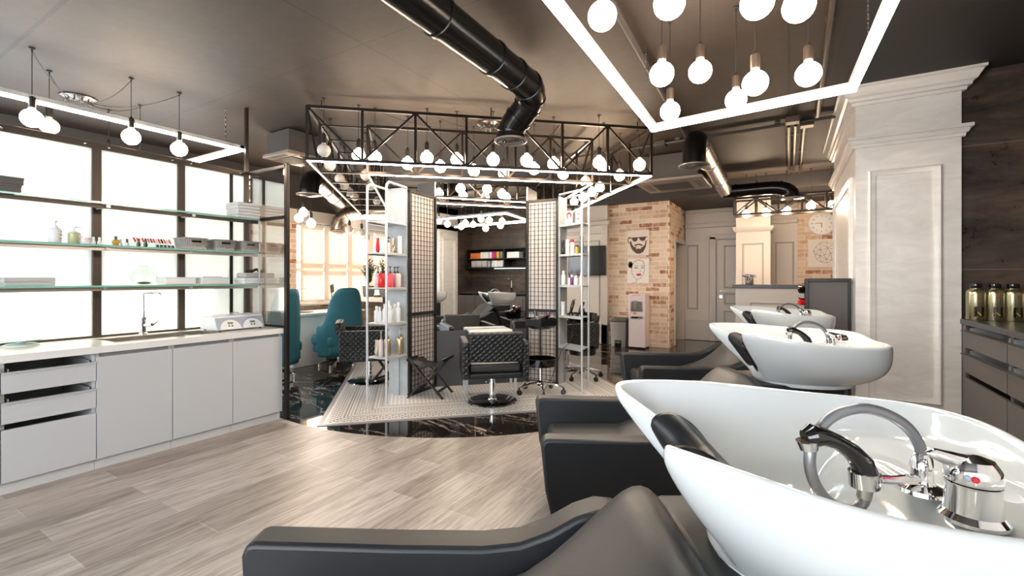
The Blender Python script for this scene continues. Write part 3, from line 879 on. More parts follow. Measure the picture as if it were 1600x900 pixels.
# left group, behind the partition
def atx(px, py, x):
    p = PX(px, py, x); return Vector(p)
sp1 = Vector(PH(123,152,CEIL)); sp1.z = CEIL
spider('s', sp1, 'chrome ceiling rose with black cables behind the frosted partition')
g1 = 'globe pendants behind the frosted partition'
labs = ['lit globe pendant at the left edge, over the frosted partition','lit globe pendant, middle one over the frosted partition','lit globe pendant over the frosted partition, nearest the LED corner']
for (bx, by), lab in zip(((50,185),(205,214),(280,233)), labs):
    p = atx(bx, by, -4.56); globe(p, .0625, True, lab, g1, spid=sp1+Vector((.05,0,-.04)))
p = atx(77, 197, -4.95); globe(p, .0625, False, 'unlit globe pendant half hidden behind the partition top, left side', g1, spid=sp1+Vector((.03,0,-.04)))
p = atx(170, 245, -5.6); globe(p, .0625, True, 'lit globe pendant seen dimly through the frosted glass', g1, spid=sp1+Vector((.03,.03,-.04)))
p = atx(219, 262, -5.2); globe(p, .0625, True, 'globe pendant hidden behind the second frosted pane', g1, spid=sp1+Vector((.04,.03,-.04)))
# right group over the washbasins
g2 = 'globe pendants over the washbasins'
L2 = [((941,25),1.95,'lit globe pendant, leftmost of the large ones at the top, beside the LED strip'),((1046,5),1.80,'lit globe pendant cut by the top picture edge, second from left'),((1183,4),1.75,'lit globe pendant cut by the top picture edge, third from left'),
      ((1248,10),1.85,'lit globe pendant at the top edge, rightmost of the large ones'),((1034,116),2.35,'lit globe pendant under the black hose, leftmost of the lower row'),((1094,112),2.5,'lit globe pendant second from left in the lower row'),
      ((1047,174),2.9,'small lit globe pendant hanging nearest the LED corner'),((1150,156),2.75,'small lit globe pendant touching the front LED strip'),((1180,130),2.3,'lit globe pendant with bright brass socket in the lower row'),((1263,116),2.35,'lit globe pendant at the right of the lower row')]
for (bx, by), D, lab in L2:
    p = Vector(PD(bx, by, D)); globe(p, .060, True, lab, g2)
# far left bulbs
g3 = 'globe pendants by the side windows'
for (bx, by), lit, D, lab in (((474,332),True,6.3,'lit globe pendant below the round air vent, by the brick pier'),((467,341),True,6.6,'lit globe pendant beside the brick pier, leftmost'),((486,349),True,6.2,'lit globe pendant in front of the blinds, lowest of three'),
        ((546,359),False,7.3,'unlit globe pendant in front of the blinds, left one'),((565,364),False,7.4,'unlit globe pendant in front of the blinds, middle one'),((573,371),False,7.1,'unlit globe pendant in front of the blinds, beside the rack')):
    globe(Vector(PD(bx, by, D)), .058, lit, lab, g3)

# ------------------------------------------------------------------ big truss lamp around the island
TA = YAW + math.radians(10.7)
TL, TD, ZB, ZT, IN = 3.28, 4.05, 2.305, 2.77, .46
o0 = w3((-1.81,4.07))
tl = th('truss_lamp', 'black steel truss ring with white LED edges hanging above the mirror island', 'lamp', (o0.x,o0.y,ZB), TA)
TM = Matrix.Translation((o0.x,o0.y,0)) @ Matrix.Rotation(TA,4,'Z')
XF[tl.name] = Matrix.Translation((o0.x,o0.y,ZB)) @ Matrix.Rotation(TA,4,'Z')
def T(x, y, z): return Vector((x, y, z-ZB))
rad = .011
def side(nm, ax, ay, bx, by, nbay, ledit, first=True):
    A = Vector((ax, ay)); B = Vector((bx, by))
    def q(k, z): c = A.lerp(B, k/nbay); return T(c.x, c.y, z)
    pt('top_rail', MB().bar(q(0,ZT), q(nbay,ZT), .026), M['dark_rail'], tl, smooth=False)
    r = pt('bottom_rail', MB().bar(q(0,ZB), q(nbay,ZB), .026), M['dark_rail'], tl, smooth=False)
    if ledit:
        pt('light_strip', MB().bar(q(0,ZB-.017), q(nbay,ZB-.017), .018, .010), M['led'], r, smooth=False)
    for i in range(nbay if not first else nbay):
        pt('post', MB().bar(q(i,ZB), q(i,ZT), .023), M['dark_rail'], tl, smooth=False)
    for i in range(nbay):
        z0, z1 = (ZT, ZB) if i % 2 == 0 else (ZB, ZT)
        pt('brace', MB().bar(q(i,z0), q(i+1,z1), .017), M['dark_rail'], tl, smooth=False)
side('f', 0,0, TL,0, 7, True); side('r', TL,0, TL,TD, 8, True); side('b', TL,TD, 0,TD, 7, True); side('l', 0,TD, 0,0, 8, False)
side('fi', IN,IN, TL-IN,IN, 5, True); side('ri', TL-IN,IN, TL-IN,TD-IN, 6, True); side('bi', TL-IN,TD-IN, IN,TD-IN, 5, True); side('li', IN,TD-IN, IN,IN, 6, False)
for i in range(1, 8):
    y = TD*i/8
    for z in (ZB, ZT):
        pt('cross_bar', MB().bar(T(0,y,z), T(IN,y,z), .014), M['dark_rail'], tl, smooth=False)
        if z == ZB: pt('cross_bar', MB().bar(T(TL-IN,y,z), T(TL,y,z), .014), M['dark_rail'], tl, smooth=False)
for i in (2,4,5):
    x = TL*i/7
    pt('cross_bar', MB().bar(T(x,0,ZT), T(x,IN,ZT), .014), M['dark_rail'], tl, smooth=False)
for x, y in ((.1,.1),(TL-.1,.1),(.1,TD-.1),(TL-.1,TD-.1),(TL/2,.0),(TL/2,TD)):
    pt('hanger', MB().cyl(T(x,y,ZT), T(x,y,CEIL), .005, n=6), M['dark_rail'], tl)
sp2 = Vector(PH(765,193,CEIL)); sp2.z = CEIL
spider('s', sp2, 'chrome ceiling rose with swagged black cables above the truss ring', 12)
g4 = 'globe pendants in the truss ring'
off = [(506,235),(515.5,258),(531,279),(538,289),(546,300),(554,307),(571,273.6),(579,290),(589,314)]
on = [(560.5,243),(586,246),(637,255.5),(667,246.7),(688,260.5),(714,250),(740.5,266.7),(770.5,250),(787,271),(823,251),(834.5,264),(865,256),(880,271.7),(936,254),(943,262.5),(968,274.4),(999,257.5),(915,284),(925,300),(937,293),(911,309),(897,315),(570.5,330.5)]
ordn = ['first','second','third','fourth','fifth','sixth','seventh','eighth','ninth','tenth','eleventh','twelfth','thirteenth','fourteenth','fifteenth','sixteenth','seventeenth','eighteenth','nineteenth','twentieth','twenty-first','twenty-second','twenty-third','twenty-fourth']
for lst, lit in ((sorted(off), False), (sorted(on), True)):
    for i, (bx, by) in enumerate(lst):
        p = Vector(PH(bx, by, 2.40))
        lab = f"{ordn[i]} {'lit' if lit else 'unlit'} globe pendant from the left in the truss ring"
        swag = sp2+Vector((.05,0,-.04)) if (lit and i in (2,4,6,8,11,13)) else None
        globe(p, .060 if lit else .058, lit, lab, g4, spid=swag)
# ------------------------------------------------------------------ small truss lamp over the reception desk
o1 = Vector((-.734, 7.95, 0))
t2 = th('bar_truss_lamp', 'black lattice bar lamp over the reception desk', 'lamp', (o1.x, o1.y, 2.24))
XF[t2.name] = Matrix.Translation((o1.x,o1.y,2.24))
n = 8; st = .30
for yy in (0, .28):
    pt('top_rail', MB().bar((0,yy,.25),(n*st,yy,.25),.028), M['dark_rail'], t2, smooth=False)
    pt('bottom_rail', MB().bar((0,yy,0),(n*st,yy,0),.028), M['dark_rail'], t2, smooth=False)
    for i in range(n+1): pt('post', MB().bar((i*st,yy,0),(i*st,yy,.25),.026), M['dark_rail'], t2, smooth=False)
    for i in range(n): pt('brace', MB().bar((i*st,yy,0 if i%2==0 else .25),((i+1)*st,yy,.25 if i%2==0 else 0),.022), M['dark_rail'], t2, smooth=False)
for x in (.3, 1.5): pt('hanger', MB().cyl((x,.14,.25),(x,.14,CEIL-2.24),.005,n=6), M['dark_rail'], t2)
for i, (bx, by) in enumerate(((1166,334.7),(1197,332),(1229,329),(1267,322),(1299,321))):
    p = Vector(PY(bx, by, 8.09)); globe(p, .058, True, f'{ordn[i]} lit globe pendant from the left over the reception desk', 'globe pendants over the reception desk')

# ------------------------------------------------------------------ ducts, pipes, air units
def duct(name, lab, path, r, m, bands=(), vent=None, vr=None):
    t = th(name, lab, 'air duct', path[0])
    P_ = [Vector(p) for p in path]
    pt('pipe', MB().tube(P_, r, 28), m, t, True)
    for (i, k) in bands:
        a, b = P_[i], P_[i+1]; c = a.lerp(b, k); d = (b-a).normalized()
        pt('clamp_band', MB().tube([c-d*.018, c-d*.014, c+d*.014, c+d*.018], [r+.001, r+.008, r+.008, r+.001], 28), m, t, True)
    if vent:
        c = P_[-1]; R_ = vr or r*1.4
        v = pt('round_vent', MB().lathe([(r,.02),(R_,.004),(R_,-.006),(R_*.9,-.012),(R_*.86,.0),(1e-5,.002)], c, 32), M['hook_white'], t, True)
        for k in (.75,.58,.41,.24):
            pt('vent_ring', MB().lathe([(R_*k,-.004),(R_*k,-.012),(R_*k-.010,-.006),(R_*k-.010,0)], c, 28), M['hook_white'], v, True)
    return t
def arc(a, c, b, n=8):   # quadratic bend
    a, c, b = Vector(a), Vector(c), Vector(b)
    return [(a*(1-k)**2 + c*2*k*(1-k) + b*k*k) for k in [i/n for i in range(n+1)]]
A_ = [W(-1.53,.62,2.69)] + [W(-.5,2.37,2.69), W(-.12,3.02,2.69)] + arc(W(.10,3.40,2.69), W(.20,3.58,2.69), W(.10,3.66,2.585), 6) + arc(W(.02,3.72,2.50), W(-.01,3.75,2.46), W(-.01,3.75,2.42), 4) + [Vector(W(-.01,3.75,2.37))]
duct('ceiling_duct', 'large black round air duct crossing the ceiling, ending in a round vent', A_, .108, M['duct_black'],
     [(1,.25),(1,.98),(2,.6),(3,.6),(6,.5),(8,.2),(9,.6),(12,.8),(14,.3)], True, .135)
B_ = arc(W(1.84,4.66,2.39), W(1.84,4.66,2.70), W(1.98,4.90,2.68), 8)[::-1]
B_ = [Vector(W(3.32,7.15,2.60))] + B_ 
duct('ceiling_duct', 'steel air duct with black elbow and round vent, right of the truss ring', B_, .105, M['duct_steel'], [(0,.35),(0,.7),(0,.97)], True, .15)
pt('elbow_cover', MB().tube([Vector(W(1.84,4.66,2.405))]+arc(W(1.84,4.66,2.42), W(1.84,4.66,2.70), W(1.98,4.90,2.68), 10), .112, 28), M['duct_black'], bpy.data.objects['ceiling_duct.001'], True, label='black elbow')
C_ = [Vector(W(3.26,7.1,2.58))] + arc(W(3.75,6.80,2.58), W(4.05,6.62,2.58), W(4.02,6.62,2.40), 8)
duct('insulated_duct', 'black insulated flexible duct near the reception desk ceiling', C_, .10, M['duct_black'], [(0,.3),(0,.8),(3,.5)], True, .15)
D_ = [Vector(W(-2.72,7.3,2.46))] + arc(W(-2.45,5.75,2.47), W(-2.42,5.52,2.50), W(-2.42,5.5,2.25), 8)
duct('ceiling_duct', 'steel duct with black elbow and round vent beside the truss ring, left', D_, .10, M['duct_steel'], [(0,.3),(0,.65),(0,.97)], True, .145)
pt('elbow_cover', MB().tube([Vector(W(-2.42,5.5,2.265))]+arc(W(-2.42,5.5,2.28), W(-2.42,5.52,2.50), W(-2.45,5.78,2.47), 10), .108, 28), M['duct_black'], bpy.data.objects['ceiling_duct.002'], True, label='black elbow')
E_ = [Vector(W(-1.1,7.3,2.38))] + arc(W(-2.55,7.75,2.36), W(-2.95,7.85,2.36), W(-2.98,7.85,2.06), 8)
duct('bent_duct', 'bent steel duct end in front of the side windows', E_, .12, M['duct_steel'], [(0,.5),(3,.5),(6,.5)], True, .14)
# cassette air conditioners
def cassette(lab, x0, y0, z, k=1):
    t = th('cassette_air_conditioner', lab, 'air conditioner', (x0, y0, z)); t.scale = (k, k, 1)
    pt('housing', MB().box(.06,.79,.06,.79,.04,CEIL-z-.02), M['soffit'], t)
    pt('panel', MB().box(0,.85,0,.85,0,.04), M['steel_dull'], t, bevel=.01)
    pt('grille', MB().box(.2,.65,.2,.65,-.006,.0), M['soffit'], t)
    for a in ((.2,.65,.06,.13),(.2,.65,.72,.79),(.06,.13,.2,.65),(.72,.79,.2,.65)):
        pt('air_slot', MB().box(a[0],a[1],a[2],a[3],-.004,.001), M['bronze'], t)
M['steel_dull'] = P('taupe_plastic', (.20,.165,.14), .4)
cassette('square ceiling air conditioner between the truss ring and the right duct', -1.76, 6.05, 2.50)
cassette('square ceiling air conditioner beyond the partition top, left', -5.0, 2.95, 2.58, .55)
cassette('square ceiling air conditioner above the far side of the truss ring', -4.6, 7.0, 2.60)
# conduits
def pipe_(name, lab, a, b, r, cat='pipe', group=None, m='bronze', clips=3):
    t = th(name, lab, cat, a, 0, group)
    pt('tube', MB().tube([a, b], r, 10), M[m], t, True)
    for i in range(clips):
        c = Vector(a).lerp(Vector(b), (i+.5)/clips)
        pt('clip', MB().cbox((c.x, c.y, CEIL-.012), .05, .05, .022), M[m], t, True)
zc = CEIL-.035
pipe_('ceiling_conduit','long brown conduit crossing the ceiling beside the LED outline lamp', (-.82,1.2,zc), (-.98,5.5,zc), .024, m='soffit')
pipe_('ceiling_conduit','long straight conduit left of the white pillar on the ceiling', (.20,1.5,zc), (.24,5.4,zc), .02, m='bronze')
for i, x in enumerate((.0,.06,.14)):
    pipe_('ceiling_conduit', ['left','middle','right'][i]+' one of three short conduits near the white pillar', (x,5.6,zc), (x,8.1,zc), .016, group='three short conduits near the pillar')
pipe_('ceiling_conduit','conduit running across the ceiling behind the LED outline lamp', (-2.6,5.6,zc), (.4,5.5,zc), .016, m='soffit')
for i, (x, y) in enumerate(((-1.3,5.58),(.03,5.42),(.16,5.62))):
    one('junction_box', MB().box(-.06,.06,-.06,.06,-.06,0), M['bronze' if i else 'soffit'], ['small junction box on the cross conduit','junction box above the three short conduits','second junction box beside the pillar top'][i], 'junction box', (x,y,CEIL-.001), group='ceiling junction boxes', bevel=.005)
# ------------------------------------------------------------------ second pillar, wall shelf and dark counter on the right
struct('wall_pillar_near', MB().box(KX,1.16,-1.6,.95,0,CEIL), M['plaster'])
pth = [(1.16,.92),(1.16,.95),(KX,.95),(KX,-1.6)]
for nm, prof in (('trim_11', [(0,2.72),(.03,2.745),(.055,2.775),(.10,2.83),(.12,2.85),(.12,2.869),(0,2.869)]), ('trim_12', [(0,2.36),(.02,2.36),(.045,2.42),(.06,2.45),(0,2.46)])):
    struct(nm, sweep(pth, prof), M['plaster'], ang=25)
mb = MB(); mold(mb,'y',.95,1,.575,1.045,.235,2.16,.05,.03); struct('trim_13', mb, M['plaster'], ang=25)
struct('wall_end_near', MB().box(1.16,1.76,.85,.95,0,CEIL), M['rust'])
RX = 1.163
one('counter_top', MB().box(RX-.012,1.755,.955,4.945,.895,.935), M['dark_top'], 'dark worktop beside the white pillar carrying four metal bottles', 'worktop', (1.45,2.8,.895), world=True, bevel=.003)
units = [(4.04,4.93),(3.15,4.03),(2.26,3.14),(1.45,2.25),(.955,1.44)]
cl = ['dark grey drawer cabinet right of the white pillar, with open grip slots','dark grey drawer cabinet at the right picture edge','dark grey cabinet under the faucet, seen only in the mirror','dark grey cabinet seen only in the mirror, left of the faucet','dark grey cabinet seen only in the mirror, by the near pillar']
for i, ((y0, y1), lab) in enumerate(zip(units, cl)):
    t = th('dark_base_cabinet', lab, 'cabinet', (1.45,(y0+y1)/2,0), 0, 'dark cabinets along the right wall')
    mb = MB().box(RX+.02,1.75,y0,y0+.016,.08,.89).box(RX+.02,1.75,y1-.016,y1,.08,.89).box(1.735,1.75,y0,y1,.08,.89).box(RX+.02,1.75,y0,y1,.08,.1)
    pt('body', mb, M['dark_panel'], t, True, smooth=False)
    pt('plinth', MB().box(RX+.05,1.74,y0,y1,0,.08), M['black_metal'], t, True)
    if i < 2:
        ym = y1-.10 if i == 0 else y1
        if i == 0: pt('filler_panel', MB().box(RX,RX+.02,y1-.10,y1,.08,.89), M['dark_panel'], t, True)
        for z0, z1, tray in ((.72,.845,1),(.53,.67,1),(.085,.49,0)):
            d = pt('drawer', MB().box(RX-.002,RX+.018,y0+.003,ym-.003,z0,z1), M['dark_panel'], t, True, bevel=.0015)
            if tray:
                mb = MB().box(RX+.018,1.70,y0+.03,y0+.036,z0,z1+.03).box(RX+.018,1.70,ym-.036,ym-.03,z0,z1+.03).box(RX+.018,1.70,y0+.03,ym-.03,z0,z0+.01)
                pt('drawer_box', mb, M['alu'], d, True, smooth=False)
                pt('handle_lip', MB().box(RX-.03,RX+.018,y0+.003,ym-.003,z1,z1+.006), M['dark_panel'], d, True)
    else:
        m = (y0+y1)/2
        for a, b in ((y0,m),(m,y1)):
            pt('door', MB().box(RX-.002,RX+.018,a+.003,b-.003,.085,.86), M['dark_panel'], t, True, bevel=.0015)
t = th('kitchen_faucet', 'tall faucet on the dark counter, seen in the mirror', 'faucet', (1.60,2.17,.935))
pt('body', MB().cyl((0,0,0),(0,0,.10),.02), M['black_metal'], t)
pt('spout', MB().tube([(0,0,.1),(0,0,.27),(-.03,0,.30),(-.14,0,.30),(-.16,0,.28)], .011), M['chrome'], t)
t = th('wall_shelf', 'dark open wall shelf with colour boxes, seen in the mirror', 'shelf', (1.59,1.8,1.49))
mb = MB().box(1.43,1.755,.98,3.10,1.49,1.52).box(1.43,1.755,.98,3.10,1.93,1.96).box(1.43,1.755,.98,1.02,1.52,1.93).box(1.43,1.755,3.07,3.10,1.52,1.93).box(1.745,1.755,1.02,3.07,1.52,1.93)
pt('carcass', mb, M['black_metal'], t, True, smooth=False)
pt('shelf_board', MB().box(1.44,1.745,1.02,3.07,1.70,1.72), M['black_metal'], t, True)
pt('divider', MB().box(1.44,1.745,2.05,2.07,1.52,1.70).box(1.44,1.745,2.05,2.07,1.72,1.93), M['black_metal'], t, True)
pt('light_strip', MB().box(1.60,1.62,1.7,2.9,1.478,1.489), M['led_soft'], t, True)
def boxes(name, cat, rows, group, z, lab):
    for k, (y, w_, h_, m_, word) in enumerate(rows):
        one(name, MB().box(-.10,.10,-w_/2,w_/2,0,h_), M[m_], lab % word, cat, (1.60,y+(.12 if z < 1.6 else 0),z), 0, group, bevel=.002)
up = []; lo = []
wd = ordn
for i in range(4):
    for j in range(3):
        pass
seq = [('orange',.030)]*9 + [('white',.034)]*6 + [('grey_card',.03)]*1 + [('white',.03)]*2 + [('magenta',.04)]*3 + [('yellow',.035)]*2 + [('leaf',.03)]*1 + [('grey_card',.03)]*1
y = 1.09
cnt = {}
names = {'orange':'orange','white':'white','grey_card':'grey','magenta':'magenta','yellow':'yellow','leaf':'green'}
for c, w_ in seq:
    cnt[c] = cnt.get(c, 0)+1
    up.append((y, w_-.003, .155 if c != 'orange' else .135, c, f"{ordn[cnt[c]-1]} {names[c]} one")); y += w_+.003
boxes('colour_box', 'box', up, 'upright colour boxes on the wall shelf', 1.72, 'upright colour box on the mirrored wall shelf upper row, %s from left')
lo = [(1.06,.14,.15,'grey_card','first grey one'),(1.21,.14,.15,'grey_card','second grey one'),(1.36,.13,.15,'grey_card','third grey one'),(1.49,.05,.14,'panel_blue','bluish one'),(1.60,.07,.15,'white','first white one'),(1.68,.07,.15,'white','second white one'),(1.76,.07,.14,'white','third white one'),(1.84,.07,.15,'white','fourth white one')]
boxes('storage_box', 'box', lo, 'boxes on the wall shelf lower row', 1.52, 'box on the mirrored wall shelf lower row, %s from left')
one('storage_box', MB().box(-.1,.1,-.16,.16,0,.14), M['white'], 'wide white box on the mirrored wall shelf, upper right bay', 'box', (1.60,2.26,1.72), bevel=.003)

# ------------------------------------------------------------------ bottles and other small goods
def pump_bottle(lab, pos, h, r, m, group=None, cap='white', n=20, square=False, rz=0, cat='bottle', pumpm=None):
    t = th('pump_bottle', lab, cat, pos, rz, group)
    hb = h*.68
    if square: pt('bottle', MB().box(-r,r,-r*.6,r*.6,0,hb*.96), M[m], t, bevel=r*.25, seg=3)
    else: pt('bottle', MB().lathe([(r*.9,0),(r,.006),(r,hb*.86),(r*.8,hb*.95),(r*.4,hb)], (0,0,0), n), M[m], t)
    c = pumpm or cap
    pt('pump', MB().lathe([(r*.42,hb*.95),(r*.42,hb*1.12),(r*.2,hb*1.14),(r*.14,hb*1.16),(r*.14,h-.012),(r*.4,h-.012),(r*.4,h),(1e-5,h)], (0,0,0), 12).tube([(0,0,h-.006),(r*.8,0,h-.006),(r*1.1,0,h-.012)], r*.13, 8), M[c], t)
    return t
def bottle(lab, pos, h, r, m, cap='white', capk=.22, group=None, neck=.55, name='bottle', cat='bottle', n=18, shoulder=.06):
    t = th(name, lab, cat, pos, 0, group)
    hb = h*(1-capk)
    pt('body', MB().lathe([(r*.92,0),(r,.004),(r,hb*(1-shoulder*2)),(r*.85,hb*(1-shoulder*.6)),(r*neck,hb),(r*neck,hb+.003)], (0,0,0), n), M[m], t)
    pt('cap', MB().lathe([(r*neck*1.05,hb),(r*neck*1.1,hb+.003),(r*neck*1.05,h-.003),(r*neck*.9,h),(1e-5,h)], (0,0,0), n), M[cap], t)
    return t
def tub(lab, pos, h, r, m, group=None, cap=None, name='tube', cat='tube'):      # squeeze tube standing on its cap
    t = th(name, lab, cat, pos, 0, group)
    pt('cap', MB().lathe([(r*.75,0),(r*.8,h*.14),(r*.8,h*.15)], (0,0,0), 14), M[cap or m], t)
    pt('body', MB().grid(lambda i, j: ((r*(.85+.15*j/6))*math.cos(2*PI*i/16), (r*(1-j/6)+.002)*math.sin(2*PI*i/16), h*.15+h*.85*j/6), 16, 7, cu=True), M[m], t)
    return t
SH1, SH2, SH3, WT = 1.794, 1.49, 1.20, .81
def on(px, x, z):           # spot on a shelf along the partition, seen at photo column px
    r_ = (px-CX)/F; D = x/(CA*r_-SA); q = W(r_*D, D); return (x, q[1], z)
# middle shelf
t = pump_bottle('tall white pump bottle with printed label, leftmost on the middle glass shelf', on(86,-4.28,SH2), .155, .033, 'white', 'bottles on the middle glass shelf', rz=.9)
pt('label_mark', MB().box(.0335,.0345,-.02,.02,.055,.06).box(.0335,.0345,-.02,.006,.03,.034).box(.0335,.0345,-.004,.004,.075,.083), M['brown_ink'], t)
M['lime'] = P('pale_green_soap', (.50,.52,.30), .2)
t = pump_bottle('greenish pump bottle with a plant print on the middle glass shelf', on(116,-4.28,SH2), .125, .034, 'lime', 'bottles on the middle glass shelf', rz=.9)
pt('label', MB().box(.0345,.0355,-.024,.024,.012,.06), M['white'], t)
mb = MB()
for a in (-.8,-.3,.3,.8): mb.prism([(0,.02),(math.sin(a)*.012-.003,.034),(math.sin(a)*.024,.02+math.cos(a)*.03),(math.sin(a)*.012+.003,.034)], .0356, .0366, MYZ)
pt('leaf_print', mb, M['leaf'], t)
t = th('cream_jar', 'small white jar beside the greenish pump bottle', 'jar', on(133,-4.25,SH2))
pt('jar', MB().lathe([(.026,0),(.028,.004),(.028,.026),(.026,.028)]), M['white'], t); pt('lid', MB().lathe([(.029,.028),(.029,.046),(1e-5,.046)]), M['pink_white'], t)
for i, (px, m, c, h, lab) in enumerate(((146,'white','white',.055,'small clear nail bottle with white cap, left of a pair'),(155.5,'white','white',.055,'small clear nail bottle with white cap, right of a pair'),(188,'alu','grey_card',.05,'small grey capped bottle behind the round yellow one'),
        (198.5,'alu','box_grey',.055,'nail polish bottle with clear base and dark cap'),(216.5,'gloss_black','gloss_black',.062,'black nail polish bottle, left of a pair'),(227.5,'gloss_black','gloss_black',.062,'black nail polish bottle, right of a pair'))):
    bottle(lab, on(px,-4.24,SH2), h, .013, m, c, .5, 'nail bottles on the middle glass shelf', .55, 'nail_polish', 'nail polish', 14)
t = th('oil_bottle', 'round golden oil bottle with dark cap on the middle glass shelf', 'bottle', on(181,-4.24,SH2))
pt('body', MB().ball((0,0,.024), .024, sx=.6), M['amber'], t); pt('cap', MB().cyl((0,0,.045),(0,0,.07),.009), M['box_grey'], t)
# fan of nail samples and small pots
cols = ['red_plastic','coral_plastic','pink_plastic','red_plastic','orange','coral_plastic','box_grey','coral_plastic','pink_plastic','red_plastic','gloss_black','orange','pink_plastic','coral_plastic']
t = th('nail_sample_rack', 'clear stand with a fan of red, coral and black nail samples', 'sample stand', on(238,-4.32,SH2))
pt('stand', MB().box(-.03,.03,-.13,.12,0,.004).box(-.03,-.026,-.13,.12,0,.05), M['glass'], t)
for i, c in enumerate(cols):
    y = -.115+i*.018
    pt('nail_sample', MB().cbox((0,y,.058), .006, .012, .036, 0, .45), M[c], t, bevel=.002)
for i, px in enumerate((246,252,258,264,270)):
    bottle('small black pot, %s from the left beside the grey baskets' % ordn[i], on(px,-4.21,SH2), .022, .011, 'gloss_black', 'gloss_black', .4, 'small black pots on the middle glass shelf', .9, 'nail_pot', 'pot', 12)
def basket(lab, p):
    t = th('storage_basket', lab, 'basket', p, 0, 'grey baskets on the middle glass shelf')
    a, b, h = .10, .083, .095
    def f(i, j):
        cs = [(-1,-1),(1,-1),(1,1),(-1,1)][i % 4]; k = .86+.14*j; return (cs[0]*a*k, cs[1]*b*k, h*j)
    mb = MB(); mb.grid(f, 4, 2, cu=True); mb.f.append((0,6,4,2)); 
    o = pt('basket_body', mb, M['basket'], t); s = o.modifiers.new('thick','SOLIDIFY'); s.thickness = .004
    rim = MB()
    for x0,x1,y0,y1 in ((-a-.006,a+.006,-b-.006,-b+.004),(-a-.006,a+.006,b-.004,b+.006),(-a-.006,-a+.004,-b,b),(a-.004,a+.006,-b,b)): rim.box(x0,x1,y0,y1,h-.008,h)
    pt('rim', rim, M['basket'], t, bevel=.002)
    pt('handle_slot', MB().box(a*.975,a*.99,-.035,.035,.058,.074), M['gloss_black'], t, bevel=.006)
    return t
bs = [basket('grey honeycomb basket, leftmost of three on the middle glass shelf', on(298,-4.28,SH2)), basket('grey honeycomb basket, middle of three on the middle glass shelf', on(344,-4.28,SH2)), basket('grey honeycomb basket, rightmost of three on the middle glass shelf', on(383,-4.28,SH2))]
for b_, q in zip(bs, (1.725, 1.975, 2.235)):
    place(b_, (-4.28, q if False else b_.location.y, SH2), 0)
# top shelf
for k, lab in ((0,'dark grey flat box, lower of two on the topmost glass shelf'),(1,'dark grey flat box, upper of two on the topmost glass shelf')):
    t = th('flat_box', lab, 'box', (-4.27,.62+.01*k,SH1+.046*k), 0, 'dark grey boxes on the topmost glass shelf')
    pt('base', MB().box(-.11,.11,-.28,.28,0,.030), M['box_grey'], t, bevel=.001); pt('lid', MB().box(-.112,.112,-.282,.282,.030,.045), M['box_grey'], t, bevel=.001)
def towel(lab, p, sx, sy, h, m, group, rz=0):
    t = th('folded_towel', lab, 'towel', p, rz, group)
    for k in range(2):
        z = h*(k+.5)/2
        pt('towel_layer', MB().box(-sx/2,sx/2,-sy/2,sy/2,h*k/2+.001,h*(k+1)/2), M[m], t, bevel=h*.22, seg=3)
    pt('fold', MB().tube([(sx/2-.006,-sy/2+.004,h/2),(sx/2-.006,sy/2-.004,h/2)], h*.47, 10), M[m], t)
py_ = on(380,-4.29,SH1)[1]
for k in range(5):
    towel('folded white towel, %s in the stack on the topmost glass shelf' % ['bottom one','second from bottom','middle one','second from top','top one'][k], (-4.29, py_+random.uniform(-.005,.005), SH1+.028*k), .2, .20+.005*(k%2), .027, 'towel', 'white towels on the topmost glass shelf', random.uniform(-.03,.03))
# lowest shelf
for k in range(2):
    towel('folded grey towel, %s on the lowest glass shelf' % ['lower of two','upper of two'][k], (-4.29, on(42,-4.27,SH3)[1], SH3+.028*k), .19, .24, .027, 'towel_grey', 'grey towels on the lowest glass shelf')
t = th('glass_bowl_vase', 'round clear glass vase with a little moss inside', 'vase', on(225,-4.28,SH3))
pt('glass_bowl', MB().lathe([(.05,.0),(.075,.02),(.085,.055),(.075,.095),(.035,.118),(.025,.125),(.028,.14),(.045,.146)],(0,0,0),28), M['glass'], t)
pt('moss', MB().ball((0,0,.014),.045,sz=.25), M['leaf'], t)
for px, lab in ((276,'white flat box right of the round glass vase'),(329,'white flat box with a dark tool lying on it')):
    t = th('white_tray_box', lab, 'box', on(px,-4.30,SH3), 0, 'white boxes on the lowest glass shelf')
    pt('box', MB().box(-.08,.08,-.11,.11,0,.052), M['white'], t, bevel=.006); pt('lid', MB().box(-.082,.082,-.112,.112,.052,.060), M['white'], t, bevel=.003)
one('nail_file', MB().box(-.012,.012,-.07,.07,0,.004), M['box_grey'], 'dark flat nail tool on top of the white box', 'tool', (*on(332,-4.28,SH3)[:2], SH3+.0605))
q = on(388,-4.29,SH3)
t = th('white_case', 'white case under the grey device on the lowest glass shelf', 'case', q); pt('case', MB().box(-.08,.08,-.085,.085,0,.055), M['white'], t, bevel=.006); pt('seam', MB().box(-.081,.081,-.086,.086,.028,.030), M['grey_card'], t)
t = th('nail_lamp', 'grey plastic device with black handset at the right end of the lowest glass shelf', 'device', (q[0],q[1]+.005,q[2]+.0555)); pt('housing', MB().box(-.075,.075,-.075,.075,0,.045), M['grey_card'], t, bevel=.01); pt('handset', MB().tube([(0,-.03,.055),(0,.03,.062),(.0,.085,.088)], [.012,.014,.01]), M['gloss_black'], t)
